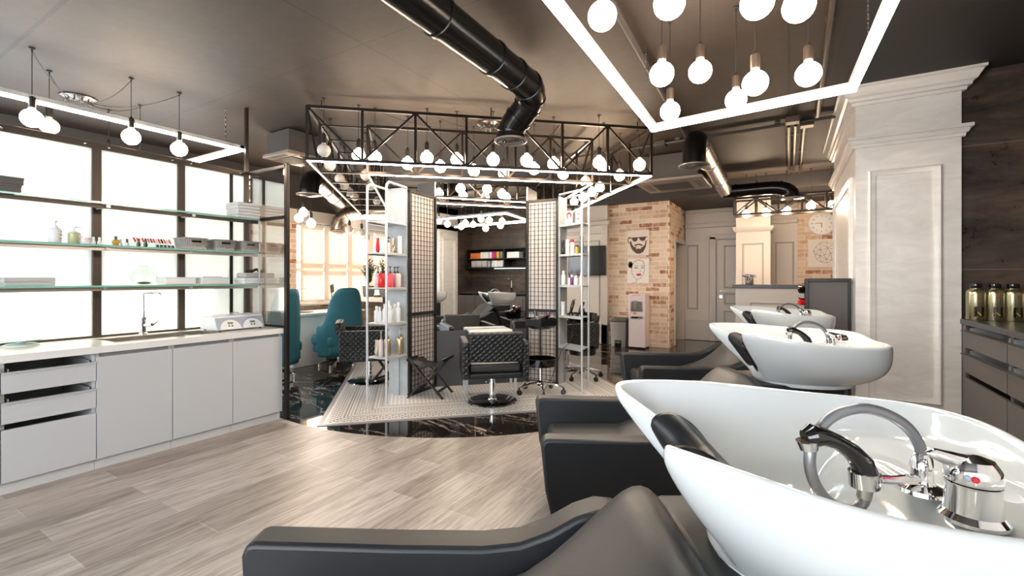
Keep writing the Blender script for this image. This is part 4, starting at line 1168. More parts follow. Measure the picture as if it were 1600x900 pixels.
# things on the worktop
q = PH(33,540,WT)
t = th('glass_scale', 'round scale with a clear glass plate near the left end of the worktop', 'scale', (q[0],q[1],WT))
pt('base', MB().lathe([(.085,0),(.088,.006),(.07,.014),(.02,.018),(.02,.03),(1e-5,.03)],(0,0,0),32), M['white'], t)
pt('glass_plate', MB().lathe([(.10,.034),(.10,.040),(1e-5,.040)],(0,0,0),32), M['glass_edge'], t)
pt('post', MB().cyl((0,0,.028),(0,0,.036),.03), M['glass'], t)
t = th('sterilizer_box', 'white two-chamber appliance with blue-grey front and two displays on the worktop', 'appliance', (-4.13,2.18,WT))
x0,x1 = -.135,.135
mb = MB().prism([(x0,.012),(x1,.012),(x1-.045,.118),(x0,.118)], -.20, .20, MXZ)
for v in mb.v: pass
pt('housing', mb, M['white'], t, bevel=.006)
def onfront(y, s, off):   # point on the slanted front, s from bottom to top
    return Vector((x1-.045*s+off, y, .012+.106*s))
def plate(y0,y1,s0,s1,off,m,name,parent): 
    a,b,c,d = onfront(y0,s0,off),onfront(y1,s0,off),onfront(y1,s1,off),onfront(y0,s1,off)
    nn = Vector((-.012,0,-.003))
    return pt(name, MB().add([a,b,c,d,a+nn,b+nn,c+nn,d+nn],[(0,1,2,3),(7,6,5,4),(0,4,5,1),(1,5,6,2),(2,6,7,3),(3,7,4,0)]), M[m], parent, smooth=False)
plate(-.195,.195,.06,.93,.0015,'panel_blue','front_panel',t)
for yc, w_ in ((-.085,1),(.10,1)):
    mb = MB(); n_ = 20; vs = []
    for off in (.001,.003):
        for i in range(n_+1):
            a = PI*i/n_; vs.append(onfront(yc+.085*math.cos(a), .06+.70*math.sin(a), off))
    mb.add(vs, [tuple(range(n_+1)), tuple(range(2*n_+1, n_, -1))]+[(i,i+1,n_+2+i,n_+1+i) for i in range(n_)])
    arcp = pt('front_arch', mb, M['white'], t, smooth=False)
    plate(yc-.022,yc+.022,.42,.58,.0045,'lcd_green','display',arcp)
    plate(yc-.018,yc-.008,.24,.34,.0045,'gloss_black','button',arcp); plate(yc+.008,yc+.018,.24,.34,.0045,'gloss_black','button',arcp); plate(yc-.004,yc+.004,.24,.30,.0045,'red_ink','button',arcp)
pt('lid', MB().box(x0-.004,x1-.05,-.203,.203,.118,.126), M['white'], t, bevel=.003)
pt('lid_handle', MB().tube([(0,-.05,.126),(0,-.045,.14),(0,0,.147),(0,.045,.14),(0,.05,.126)],.004), M['chrome'], t)
pt('foot', MB().cyl((x1-.02,-.17,0),(x1-.02,-.17,.013),.008).cyl((x1-.02,.17,0),(x1-.02,.17,.013),.008).cyl((x0+.02,-.17,0),(x0+.02,-.17,.013),.008).cyl((x0+.02,.17,0),(x0+.02,.17,.013),.008), M['gloss_black'], t)

# products on the racks
def spot(rk, u, v, z):       # u across the end board, v out along the rack
    g, c, vv = rk; p = g + (c-g)*u + vv*v; return (p.x, p.y, z+.0005)
g5 = 'products on the left rack'
tub('red tube with dark top on the second shelf of the left rack', spot(RL,.75,.75,1.51), .155, .024, 'red_plastic', g5, 'gloss_black')
pump_bottle('pale coral pump bottle on the second shelf of the left rack', spot(RL,.45,.55,1.51), .165, .030, 'pink_plastic', g5, pumpm='gloss_black')
bottle('slim olive and gold bottle on the second shelf of the left rack', spot(RL,.30,.40,1.51), .16, .017, 'gold_green', 'gold_bottle', .5, g5, .95)
bottle('small brown bottle on the second shelf of the left rack', spot(RL,.55,.15,1.51), .09, .018, 'tan_bottle', 'tan_bottle', .3, g5)
bottle('tall white spray can on the second shelf of the left rack', spot(RL,.20,.20,1.51), .185, .024, 'white', 'white', .2, g5, .9)
for i, (u, v, m, lab) in enumerate(((.80,.70,'pink_plastic','pale pink pump bottle at the left of the third shelf, left rack'),(.5,.78,'red_plastic','red pump bottle with white band on the left rack'),(.62,.45,'coral_plastic','coral red pump bottle behind the red one, left rack'),
        (.28,.60,'coral_plastic','coral pump bottle in the middle of the third shelf, left rack'),(.20,.30,'pink_white','white pump bottle at the right of the third shelf, left rack'),(.5,.18,'pink_plastic','pale pump bottle at the back of the third shelf, left rack'))):
    pump_bottle(lab, spot(RL,u,v,1.157), .215, .036, m, g5, pumpm='gloss_black', square=False, rz=2.4)
for i, (u, v, h, r) in enumerate(((.80,.75,.165,.026),(.58,.80,.16,.022),(.42,.72,.19,.022),(.25,.62,.17,.024),(.30,.35,.185,.026),(.12,.35,.20,.024),(.60,.35,.22,.030),(.8,.35,.17,.024))):
    bottle('white bottle on the fourth shelf of the left rack, %s' % ['front left','second in front','third in front','front right','inner middle','tall one at the board','large square-shouldered one','behind the front left one'][i], spot(RL,u,v,.80), h, r, 'white', 'white', .25, g5, .5)
tub('pale tan tube on the lowest shelf of the left rack', spot(RL,.85,.70,.457), .16, .026, 'tan_bottle', g5)
pump_bottle('slim pearl pump bottle on the lowest shelf of the left rack', spot(RL,.60,.72,.457), .25, .026, 'pink_white', g5, pumpm='gold_bottle', rz=2.4)
pump_bottle('large champagne pump bottle on the lowest shelf of the left rack, left one', spot(RL,.36,.64,.457), .27, .037, 'gold_bottle', g5, pumpm='gold_bottle', rz=2.4)
pump_bottle('large champagne pump bottle on the lowest shelf of the left rack, right one', spot(RL,.16,.22,.457), .27, .037, 'gold_bottle', g5, pumpm='gold_bottle', rz=2.4)
g6 = 'products on the right rack'
t = th('hair_colour_box', 'white carton with a red-haired head print on the top shelf of the right rack', 'carton', spot(RR,.35,.35,1.875), YAW, g6)
pt('carton', MB().box(-.04,.04,-.025,.025,0,.16), M['white'], t, bevel=.001)
pt('hair_print', MB().prism([(-.012,.05),(-.028,.08),(-.03,.12),(-.012,.145),(.014,.145),(.03,.12),(.026,.085),(.012,.075),(.012,.11),(-.01,.115),(-.012,.07)], .025, .0262, MXZ), M['red_ink'], t)
pt('face_print', MB().prism([(-.01,.06),(-.014,.1),(0,.118),(.013,.1),(.01,.06)], .0262, .027, MXZ), M['pink_plastic'], t)
t = th('hair_colour_box', 'slim white carton with red stripes on the top shelf of the right rack', 'carton', spot(RR,.45,.72,1.875), YAW, g6)
pt('carton', MB().box(-.03,.03,-.02,.02,0,.17), M['white'], t, bevel=.001)
for k in range(5): pt('stripe_print', MB().box(-.024,.016,-.0212,-.02,.02+k*.028,.032+k*.028), M['red_ink' if k % 2 else 'grey_card'], t)
for i, (u, v, h, r, m, c, lab) in enumerate(((.3,.12,.17,.020,'gloss_black','gloss_black','black can at the board on the second shelf, right rack'),(.3,.32,.175,.022,'white','white','white can on the second shelf of the right rack'),(.3,.52,.17,.022,'white','red_plastic','white can with red cap on the right rack'),
        (.35,.70,.10,.022,'amber','gloss_black','small amber dropper bottle on the right rack'),(.4,.88,.20,.024,'gloss_black','box_grey','tall black can on the second shelf of the right rack'))):
    bottle(lab, spot(RR,u,v,1.53), h, r, m, c, .2, g6, .85)
for i, (u, v, h, r, m, c, lab) in enumerate(((.25,.15,.165,.026,'white','white','white bottle at the board on the third shelf, right rack'),(.35,.40,.11,.022,'white','purple','white bottle with purple cap on the third shelf, right rack'),(.3,.5,.12,.02,'purple','white','purple bottle with white cap on the third shelf, right rack'),
        (.35,.66,.11,.024,'white','pink_plastic','white bottle with pink cap on the third shelf, right rack'),(.5,.85,.14,.024,'white','tan_bottle','white bottle with tan cap on the third shelf, right rack'))):
    bottle(lab, spot(RR,u,v,1.175), h, r, m, c, .25, g6, .6)
for k in range(4):
    t = th('white_cup', 'white mixing cup, %s in the stack on the fourth shelf, right rack' % ['bottom one','second from bottom','third from bottom','top one'][k], 'cup', spot(RR,.2,.15,.82+.040*k), 0, g6)
    pt('cup_body', MB().lathe([(.022,0),(.027,.036),(.024,.039),(1e-5,.039)],(0,0,0),16), M['white'], t)
    pt('cup_rim', MB().lathe([(.027,.034),(.029,.035),(.029,.038),(.027,.039)],(0,0,0),16), M['white'], t)
def clipper(lab, pos, rz, tilt=.5, cordpts=None):
    t = th('hair_clipper', lab, 'hair clipper', pos, rz, 'hair clippers on the right rack')
    pt('charging_stand', MB().lathe([(.045,0),(.04,.02),(.02,.035),(.012,.04)],(0,0,0),18), M['gloss_black'], t)
    pt('clipper_body', MB().tube([(0,0,.03),(.015,0,.08),(.04,0,.14),(.05,0,.165)], [.016,.019,.021,.014], 12), M['gloss_black'], t)
    pt('blade', MB().cbox((.055,0,.175), .034, .03, .012, 0, 0, -.4), M['steel'], t)
    return t
clipper('black hair clipper standing by the white cups on the right rack', spot(RR,.4,.42,.82), 1.2)
clipper('black hair clipper with steel blade at the front of the right rack', spot(RR,.5,.75,.82), .4)
a = Vector(spot(RR,.4,.6,.83)); b = w3((.53,5.2), .35)
one('power_cord', MB().tube([a, a+Vector((0,-.04,-.12)), a.lerp(b,.4)+Vector((.03,-.03,-.12)), a.lerp(b,.75)+Vector((0,-.03,-.02)), b, w3((.42,5.05),.12), w3((.33,5.0),.02)], .004, 6), M['cord'], 'black cord hanging from the right rack down to the floor', 'cord', tuple(a), world=True)

# ------------------------------------------------------------------ styling chairs
def text_mesh(name, cu, m):
    tmp = bpy.data.objects.new('tmp_text', cu); COL.objects.link(tmp)
    bpy.context.view_layer.update()
    me = bpy.data.meshes.new_from_object(tmp.evaluated_get(bpy.context.evaluated_depsgraph_get()))
    bpy.data.objects.remove(tmp)
    me.materials.clear(); me.materials.append(m)
    o = bpy.data.objects.new(name, me); COL.objects.link(o)
    return o
def styling_chair(lab, pos, rz, foot=True, text=False):
    t = th('styling_chair', lab, 'styling chair', pos, rz, 'quilted styling chairs around the mirror island')
    for s in (-1, 1):
        mb = MB().prism([(-.33,.31),(-.34,.62),(-.32,.65),(.26,.64),(.29,.61),(.28,.31),(.25,.29),(-.30,.29)], 0, .065, MYZ)
        for v in mb.v: v.x = v.x + (.255 if s > 0 else -.32)
        pt('arm', mb, M['quilt'], t, bevel=.015, seg=3)
    pt('seat_shell', MB().box(-.256,.256,-.30,.27,.29,.345), M['leather'], t, bevel=.015, seg=3)
    pt('seat_cushion', MB().box(-.25,.25,-.27,.28,.345,.43), M['leather_soft'], t, bevel=.025, seg=3)
    mb = MB()
    mb.mbox(Matrix.Translation((0,-.325,.60)) @ Matrix.Rotation(.20,4,'X'), .515, .07, .29)
    bk = pt('backrest', mb, M['quilt'], t, bevel=.02, seg=3)
    pt('backrest_pad', MB().mbox(Matrix.Translation((0,-.288,.60)) @ Matrix.Rotation(.20,4,'X'), .50, .03, .28), M['leather_soft'], bk, bevel=.012)
    if text:
        cu = bpy.data.curves.new('embossed_curve','FONT'); cu.body = 'STYLISH'; cu.size = .055; cu.extrude = .002; cu.align_x = 'CENTER'
        to = text_mesh('embossed_text', cu, M['gloss_black'])
        to.parent = bk; to.matrix_local = Matrix.Translation((0,-.2735,.55)) @ Matrix.Rotation(.20,4,'X') @ Matrix.Rotation(PI/2,4,'X') @ Matrix.Rotation(0,4,'Y')
        to.location.y += .003
    pt('column', MB().cyl((0,0,.03),(0,0,.20),.034,n=24).cyl((0,0,.2),(0,0,.29),.026,n=20), M['chrome'], t)
    pt('base_disc', MB().lathe([(.255,0),(.258,.006),(.25,.014),(.05,.022),(.045,.034),(.034,.036)],(0,0,0),48), M['chrome'], t)
    pt('base_cover', MB().lathe([(.243,.0155),(.24,.0175),(.06,.0235)],(0,0,0),48), M['gloss_black'], t)
    pt('pump_lever', MB().tube([(0,.0,.25),(-.06,-.10,.25),(-.08,-.16,.235)], .007, 8), M['chrome'], t)
    if foot:
        pt('footrest', MB().tube([(-.14,.2,.30),(-.14,.42,.20),(.14,.42,.20),(.14,.2,.30)], .010, 8).tube([(.14,.42,.2),(.20,.40,.22)], .01, 8), M['chrome'], t)
    return t
styling_chair('black quilted styling chair seen from behind, standing in front of the mirror', w3((-.20,4.69)), YAW+math.radians(9), text=True)
styling_chair('black quilted styling chair turned sideways beside the blue armchair, left of the rack', w3((-1.74,5.62)), YAW-math.radians(72))
styling_chair('black quilted styling chair behind the trolley at the right of the island', w3((.76,6.42)), YAW+math.radians(112))
# low white footrest frame by the mirror
t = th('footrest_bench', 'low pale metal footrest frame under the mirror', 'footrest', w3((-.25,5.12)), ang)
for x in (-.27,.27):
    for y in (-.10,.10):
        pt('leg', MB().box(x-.013,x+.013,y-.013,y+.013,0,.20), M['alu'], t, bevel=.002)
pt('frame', MB().box(-.285,.285,-.115,-.085,.20,.225).box(-.285,.285,.085,.115,.20,.225).box(-.285,-.257,-.085,.085,.20,.225).box(.257,.285,-.085,.085,.20,.225), M['alu'], t, bevel=.002)
# folding stools
def stool(lab, pos, rz):
    t = th('folding_stool', lab, 'stool', pos, rz, 'black folding stools')
    for y in (-.15, .15):
        for s in (-1, 1):
            pt('leg', MB().bar((s*.19,y+s*.012,0),(-s*.19,y+s*.012,.41),.030,.016), M['black_wood'], t, smooth=False)
    for x, z in ((-.19,.40),(.19,.40),(-.13,.07),(.13,.07)):
        pt('rail', MB().bar((x,-.17,z),(x,.17,z),.022,.03 if z > .2 else .02), M['black_wood'], t, smooth=False)
    def f(i, j):
        u = i/8*2-1; return (.185*u, -.14+.28*j, .40-.07*(1-u*u))
    o = pt('seat_sling', MB().grid(f, 9, 2), M['leather'], t); s = o.modifiers.new('thick','SOLIDIFY'); s.thickness = .006
    return t
stool('black folding stool in front of the left wire grid wing', w3((-.87,4.93)), YAW+math.radians(-12))
stool('black folding stool half hidden behind the left rack', w3((-1.43,5.50)), YAW+math.radians(-25))
# trolleys
def trolley(lab, pos, rz, items=True):
    t = th('salon_trolley', lab, 'trolley', pos, rz, 'black salon trolleys')
    pt('pole', MB().cyl((0,0,.08),(0,0,.76),.013,n=16), M['chrome'], t)
    for z0, z1, nn, rr in ((.30,.385,32,.175),(.725,.815,6,.19)):
        prof = [(.10,z0),(rr*.96,z0+.004),(rr,z1),(rr-.008,z1),(rr*.93,z0+.012),(1e-5,z0+.012)] if nn == 32 else [(.04,z0-.035),(.08,z0-.03),(rr*.8,z0),(rr,z0+.02),(rr,z1),(rr-.01,z1),(rr*.92,z0+.02),(1e-5,z0+.012)]
        tr_ = pt('tray', MB().lathe(prof, (0,0,0), nn), M['gloss_black'], t, ang=25)
    for k in range(5):
        a = 2*PI*k/5+.3
        e = Vector((math.cos(a)*.25, math.sin(a)*.25, 0))
        lg = pt('leg', MB().tube([(0,0,.115),(e.x*.5,e.y*.5,.11),(e.x,e.y,.075)], [.018,.014,.010], 8), M['chrome'], t)
        pt('caster', MB().cyl((e.x-math.sin(a)*.014, e.y+math.cos(a)*.014, .028),(e.x+math.sin(a)*.014, e.y-math.cos(a)*.014, .028),.028,n=18).cyl((e.x,e.y,.05),(e.x,e.y,.08),.010,n=8), M['rubber'], lg)
    pt('hub', MB().lathe([(.035,.085),(.04,.11),(.02,.14)],(0,0,0),18), M['gloss_black'], t)
    return t
tp = w3((.31,5.02)); trolley('black two-tray salon trolley right of the mirror, holding a hair dryer', tp, 0)
tp2 = w3((.88,5.78)); trolley('black two-tray salon trolley behind the right rack', tp2, .5)
def dryer(lab, pos, rz):
    t = th('hair_dryer', lab, 'hair dryer', pos, rz)
    pt('barrel', MB().tube([(-.13,0,.045),(-.05,0,.05),(.03,0,.075),(.07,0,.10)], [.022,.028,.036,.038], 16), M['gloss_black'], t)
    pt('rear_cap', MB().ball((.085,0,.108), .034, sx=.7), M['purple'], t)
    pt('grip', MB().tube([(.03,0,.06),(.07,.03,.03),(.10,.05,.02)], [.017,.016,.014], 12), M['gloss_black'], t)
dryer('black hair dryer with purple rear end lying on the top tray', (tp.x,tp.y,.745), YAW+.2)
for k, (dx, dy, rz) in enumerate(((-.09,-.05,.4),(.03,-.09,1.9),(-.02,.08,1.1),(.1,-.03,2.6))):
    t = th('hair_clip', ['silver clip at the left of the top tray','silver clip at the front of the top tray','silver clip behind the hair dryer on the tray','silver clip at the right of the top tray'][k], 'clip', (tp.x+dx,tp.y+dy,.742), rz, 'silver clips on the trolley tray')
    pt('jaw', MB().tube([(-.05,0,.004),(.0,.004,.016),(.05,0,.03)], .004, 6), M['chrome'], t); pt('jaw', MB().tube([(-.05,0,.012),(.0,-.004,.014),(.05,0,.012)], .004, 6), M['gloss_black'], t)
t = th('hair_brush', 'round brush standing up at the back of the trolley tray', 'brush', (tp.x-.07,tp.y+.07,.742), 0)
pt('brush_handle', MB().cyl((0,0,0),(-.02,0,.09),.008), M['tan_bottle'], t); pt('brush_head', MB().cyl((-.02,0,.09),(-.035,0,.15),.018), M['gloss_black'], t)
q = tp2
one('spray_bottle_dark', MB().lathe([(.025,0),(.025,.08),(.01,.1),(.01,.13),(1e-5,.13)],(0,0,0),14), M['gloss_black'], 'small black bottle on the top tray of the rear trolley', 'bottle', (q.x,q.y+.05,.742))
# ------------------------------------------------------------------ backwash units
O_C = (.234,.914); PHI = math.radians(-1); PSI = math.radians(-9)
UR = YAW + PHI
def wash_unit(lab, pos):
    t = th('backwash_unit', lab, 'washbasin chair', pos, UR, 'black and white backwash units')
    for s in (-1, 1):
        prof = [(-.90,.10),(-.945,.30),(-.965,.505),(-.955,.535),(-.93,.542),(-.55,.535),(-.32,.535),(-.22,.545),(-.14,.575),(-.07,.615),(-.01,.635),(.04,.63),(.09,.59),(.15,.48),(.17,.36),(.19,.10)]
        mb = MB().prism(prof, 0, .10, MXZ)          # y = -c
        for v in mb.v:
            f = -v.y/.10                             # 0 inner face, 1 outer face
            k = .90 + .10*min(1, max(0, (v.z-.1)/.45))   # tapers towards the floor
            v.y = s*(.30 + .10*f)*k
        pt('arm', mb, M['leather'], t, bevel=.014, seg=3, ang=50)
        a = [(-.925,.545),(-.55,.538),(-.38,.543),(-.28,.573),(-.18,.648),(-.10,.703)]
    def bk(i, j):
        prof = [(-.58,.38),(-.50,.43),(-.36,.47),(-.22,.54),(-.10,.645),(.0,.745),(.045,.775),(.085,.77),(.115,.735),(.16,.62),(.20,.48),(.23,.36)]
        x, z = prof[i]; u = j/12*2-1
        d = abs(u)**3.2
        return (x+.03*d, .292*u, z - .07*d*(1 if z > .5 else .3))
    mb = MB().grid(bk, 12, 13)
    b = len(mb.v)
    pt('backrest', mb, M['leather_soft'], t, sub=1)
    pt('seat', MB().box(-.90,-.40,-.285,.285,.30,.41), M['leather_soft'], t, bevel=.035, seg=3)
    pt('base', MB().box(-.86,.45,-.27,.27,.10,.37), M['leather'], t, bevel=.01)
    pt('pedestal', MB().box(.10,.50,-.20,.20,.30,.735), M['leather'], t, bevel=.02)
    pt('plinth', MB().box(-.70,.40,-.36,.36,.0,.095), M['gloss_black'], t, bevel=.01)
    # basin
    B = Matrix.Rotation(PSI, 4, 'Z')
    half = [(.150,0,.880),(.135,.045,.893),(.095,.095,.925),(.040,.140,.962),(.004,.175,.984),(.004,.210,.992),(.045,.245,.992),(.13,.270,.990),(.23,.282,.987),(.33,.285,.978),(.43,.284,.970),(.53,.274,.967),(.62,.245,.967),(.675,.18,.967),(.695,.08,.967),(.70,0,.967)]
    rim = half + [(x,-y,z) for x,y,z in half[-2:0:-1]]
    rim = [(x-.15*y*max(0,1-x/.35), y*(1.05 if y > 0 else 1.05+.13*min(1,max(0,(x-.02)/.2))), z-(0 if y > 0 else .024*min(1,max(0,(x-.05)/.2)))) for x,y,z in rim]
    n = len(rim); C_ = Vector((.34,0,0))
    rings = []
    def ringf(fn): rings.append([fn(Vector(p)) for p in rim])
    def base_pt(p):
        d = Vector((p.x-.34, p.y, 0)); a = math.atan2(d.y/.27, d.x/.34)
        return Vector((.38+.235*math.cos(a), .185*math.sin(a), .742))
    def outer(s):
        def f(p):
            q = base_pt(p); e = 1.15 + 2.6*min(1, max(0, p.x/.6)); k = s**e
            return Vector((p.x+(q.x-p.x)*k, p.y+(q.y-p.y)*k, p.z-.012+(q.z-p.z+.012)*s))
        return f
    ringf(lambda p: Vector((.36+(base_pt(p).x-.36)*.6, base_pt(p).y*.6, .735)))
    for s in (1.0,.97,.9,.78,.62,.45,.28,.12,.03): ringf(outer(s))
    def inw(d, dz):
        def f(p):
            v = (C_-Vector((p.x,p.y,0))).normalized(); return p + v*d + Vector((0,0,dz))
        return f
    ringf(inw(.002,.0)); ringf(inw(.010,.006)); ringf(inw(.020,.003)); ringf(inw(.028,-.008))
    def deck(x): k = min(1, max(0, (x-.37)/.10)); k = k*k*(3-2*k); return .775+.125*k
    def inner(s):
        def f(p):
            q = inw(.032,-.012)(p); c = Vector((.27,0,0))
            x = q.x+(c.x-q.x)*s; y = q.y+(c.y-q.y)*s
            z = q.z - (q.z-.775)*(1-(1-s)**2.6)
            z = max(z, deck(x)) if x > .30 else z
            return Vector((x, y, z))
        return f
    for s in (.05,.12,.22,.35,.5,.68,.85): ringf(inner(s))
    mb = MB()
    for r_ in rings:
        for p in r_: mb.v.append(B @ p)
    for i in range(len(rings)-1):
        for k in range(n):
            l = (k+1) % n; mb.f.append((i*n+k, i*n+l, (i+1)*n+l, (i+1)*n+k))
    mb.f.append(tuple(reversed(range(n)))); mb.f.append(tuple((len(rings)-1)*n+k for k in range(n)))
    bs_ = pt('basin', mb, M['cer'], t, sub=2)
    pt('drain', MB().cyl(B @ Vector((.27,0,.776)), B @ Vector((.27,0,.784)), .025), M['chrome'], bs_)
    pt('basin_foot', MB().lathe([(.19,.722),(.215,.728),(.215,.745),(.20,.752)],(0,0,0),36,B @ Matrix.Translation((.38,0,0)) @ Matrix.Diagonal((1.05,.85,1,1))), M['cer'], bs_)
    # neck cushion draped through the notch
    npts = [(.075,.115,.943), (.095,.095,.928), (.118,.07,.908), (.135,.04,.892), half[0]]; npts = npts + [(x,-y,z) for x,y,z in npts[-2::-1]]
    offs = [(.065,-.05),(.045,-.02),(.022,.006),(-.004,.010),(-.018,-.004),(-.008,-.04),(.02,-.09),(.055,-.14),(.085,-.18)]
    def nc(i, j):
        # smooth position along the notch
        u = i/16*(len(npts)-1); a = int(min(u, len(npts)-2)); f = u-a
        p = Vector(npts[a]).lerp(Vector(npts[a+1]), f)
        edge = 1-.55*(abs(i-8)/8)**4
        ox, oz = offs[j]; sh = 1-.15*max(0,(j-4))/4
        return B @ Vector((p.x+ox, p.y*.94*sh, p.z+oz*edge))
    o = pt('neck_cushion', MB().grid(nc, 17, 9), M['rubber'], t, sub=1, label='black rubber neck cushion')
    s = o.modifiers.new('thick','SOLIDIFY'); s.thickness = .016; s.offset = 1
    # mixer and hand shower
    mx = B @ Vector((.475,-.160,0))
    m_ = pt('mixer', MB().lathe([(.040,.897),(.040,.902),(.033,.910),(.031,.948),(.032,.952)], (mx.x,mx.y,0), 28), M['chrome'], t)
    ld = Vector((-1,.12,0)).normalized()
    lv = MB().lathe([(.032,.954),(.033,.958),(.032,.974),(.024,.986),(.010,.991),(1e-5,.992)], (mx.x,mx.y,0), 28)
    lv.tube([Vector((mx.x,mx.y,.975))-ld*.01, Vector((mx.x,mx.y,.983))+ld*.025, Vector((mx.x,mx.y,.992))+ld*.052, Vector((mx.x,mx.y,.992))+ld*.062], [.013,.012,.008,.003], 12)
    pt('mixer_lever', lv, M['chrome'], m_)
    cm = Vector((-.72,-.69,0)).normalized()     # temperature mark faces the viewer side
    cpos = Vector((mx.x,mx.y,.966))+cm*.032
    side_ = Vector((-cm.y,cm.x,0))
    pt('hot_mark', MB().ball(cpos+side_*.004, .005, 10, 6), M['red_ink'], m_, label='red dot'); pt('cold_mark', MB().ball(cpos-side_*.004, .005, 10, 6), M['panel_blue'], m_, label='blue dot')
    hd = Matrix.Rotation(UR,4,'Z').inverted()
    org = Vector((*W(*O_C), 0))
    def loc(px, py, D):
        return hd @ (Vector(PD(px, py, D)) - org)
    hp = loc(1441, 762, .77)
    hp.z = .903
    h_ = pt('shower_holder', MB().lathe([(.040,-.006),(.038,.0),(.018,.006),(.015,.012),(.015,.03),(.018,.034),(.014,.05),(.011,.055)], hp, 24), M['chrome'], t)
    sp_ = loc(1350, 748, .74)
    pt('holder_arm', MB().tube([hp+Vector((0,0,.012)), (hp+sp_)/2+Vector((0,0,.004)), sp_], [.010,.007,.007], 10), M['chrome'], h_)
    up_ = Vector((0,0,1))
    dv = (loc(1352,738,.74)-loc(1354,768,.74)).normalized()
    pt('holder_ring', MB().tube([sp_-dv*.012, sp_+dv*.012], .021, 20), M['chrome'], h_)
    hz = [loc(*a) for a in ((1441,728,.77),(1438,700,.77),(1420,670,.765),(1388,648,.76),(1345,638,.755),(1302,650,.75),(1274,680,.745),(1265,718,.74),(1273,755,.735),(1297,785,.735),(1328,797,.735),(1348,785,.74),(1353,762,.74))]
    # smooth the hose
    sm = []
    for i in range(len(hz)-1):
        p0 = hz[max(i-1,0)]; p1 = hz[i]; p2 = hz[i+1]; p3 = hz[min(i+2,len(hz)-1)]
        for k in range(4):
            u = k/4; sm.append(.5*((2*p1)+(p2-p0)*u+(2*p0-5*p1+4*p2-p3)*u*u+(3*p1-p0-3*p2+p3)*u**3))
    sm.append(hz[-1])
    sh = pt('hand_shower', MB().tube([loc(1352,742,.74),loc(1346,722,.74),loc(1330,705,.74),loc(1308,690,.735),loc(1285,682,.73),loc(1268,681,.73),loc(1257,684,.73)], [.019,.017,.014,.012,.0145,.019,.012], 18), M['gloss_black'], t)
    pt('spray_head', MB().tube([loc(1262,688,.73),loc(1264,702,.73)], [.017,.013], 18), M['chrome'], sh)
    pt('shower_collar', MB().tube([loc(1352,740,.74),loc(1353,748,.74)], .0215, 18), M['chrome'], sh)
    pt('hose', MB().tube(sm, .0088, 12), M['hose'], t)
    pt('hose_ferrule', MB().tube([hz[0]-up_*.03, hz[0]+(hz[1]-hz[0])*.5], .0105, 12), M['steel'], t)
    pt('hose_ferrule', MB().tube([hz[-1], hz[-2]+(hz[-1]-hz[-2])*.3], .0105, 12), M['steel'], t)
    return t
uc = wash_unit('nearest backwash unit with white basin filling the lower right of the photo', w3(O_C))
ub = dup(uc, w3((1.10,2.404)), UR, 'middle backwash unit, its white basin showing in full profile')
ua = dup(uc, w3((2.00,4.05)), UR, 'farthest backwash unit, its white basin in front of the reception desk')

# ------------------------------------------------------------------ metal bottles on the dark counter
def poly_letter_N(mb, M_, x0, z0, w_, h_, t0, t1, s=.24):
    k = w_*s
    mb.prism([(x0,z0),(x0+k,z0),(x0+k,z0+h_),(x0,z0+h_)], t0, t1, M_)
    mb.prism([(x0+w_-k,z0),(x0+w_,z0),(x0+w_,z0+h_),(x0+w_-k,z0+h_)], t0, t1, M_)
    mb.prism([(x0,z0+h_),(x0+k*1.3,z0+h_),(x0+w_,z0),(x0+w_-k*1.3,z0)], t0, t1, M_)
nb = None
for i, px in enumerate((1525,1554,1583,1612)):
    q = PY(px, 495, 4.80)
    lab = ['large olive-gold metal bottle standing against the white pillar','second large olive-gold bottle from the pillar','third large olive-gold bottle from the pillar','large olive-gold bottle cut by the right picture edge'][i]
    if nb is None:
        nb = th('metal_bottle', lab, 'bottle', (q[0],q[1],.9355), YAW-.45, 'olive-gold metal bottles on the dark counter')
        r = .056
        pt('body', MB().lathe([(r*.96,0),(r,.006),(r,.195),(r*.97,.212),(r*.80,.228),(r*.58,.236),(r*.56,.245)],(0,0,0),32), M['gold_green'], nb)
        pt('cap', MB().lathe([(r*.60,.240),(r*.62,.244),(r*.60,.272),(r*.5,.276),(1e-5,.276)],(0,0,0),28), M['gloss_black'], nb)
        # wrapped label graphics: a black N and a light one, curved onto the body
        def wrap(mb, r_):
            for v in mb.v:
                a = v.x/r_; rr = r_ + (-v.y); v.x, v.y = rr*math.sin(a), -rr*math.cos(a)
            return mb
        g = MB()
        for k in range(12):      # black field with the slanted stroke
            pass
        def strip(x0,x1,z0,z1,t0,t1,m=5):
            mm = MB()
            for k in range(m):
                a_, b_ = x0+(x1-x0)*k/m, x0+(x1-x0)*(k+1)/m; mm.box(a_,b_,-t1,-t0,z0,z1)
            return mm
        f1 = MB(); poly_letter_N(f1, MXZ, -.026, .03, .052, .072, .0006, .0016, .26)
        pt('letter_print', wrap(f1, r), M['gloss_black'], nb, smooth=False)
        f2 = MB(); f2.prism([(-.012,.062),(-.008,.066),(.012,.040),(.008,.036)], .0016, .0024, MXZ)
        pt('letter_accent', wrap(f2, r), M['yellow'], nb, smooth=False)
        f3 = MB().box(-.006,.006,-.0016,-.0006,.168,.180); pt('red_mark', wrap(f3, r), M['red_ink'], nb, smooth=False)
    else: dup(nb, (q[0],q[1],.9355), YAW-.45+(i-1)*.12, lab)

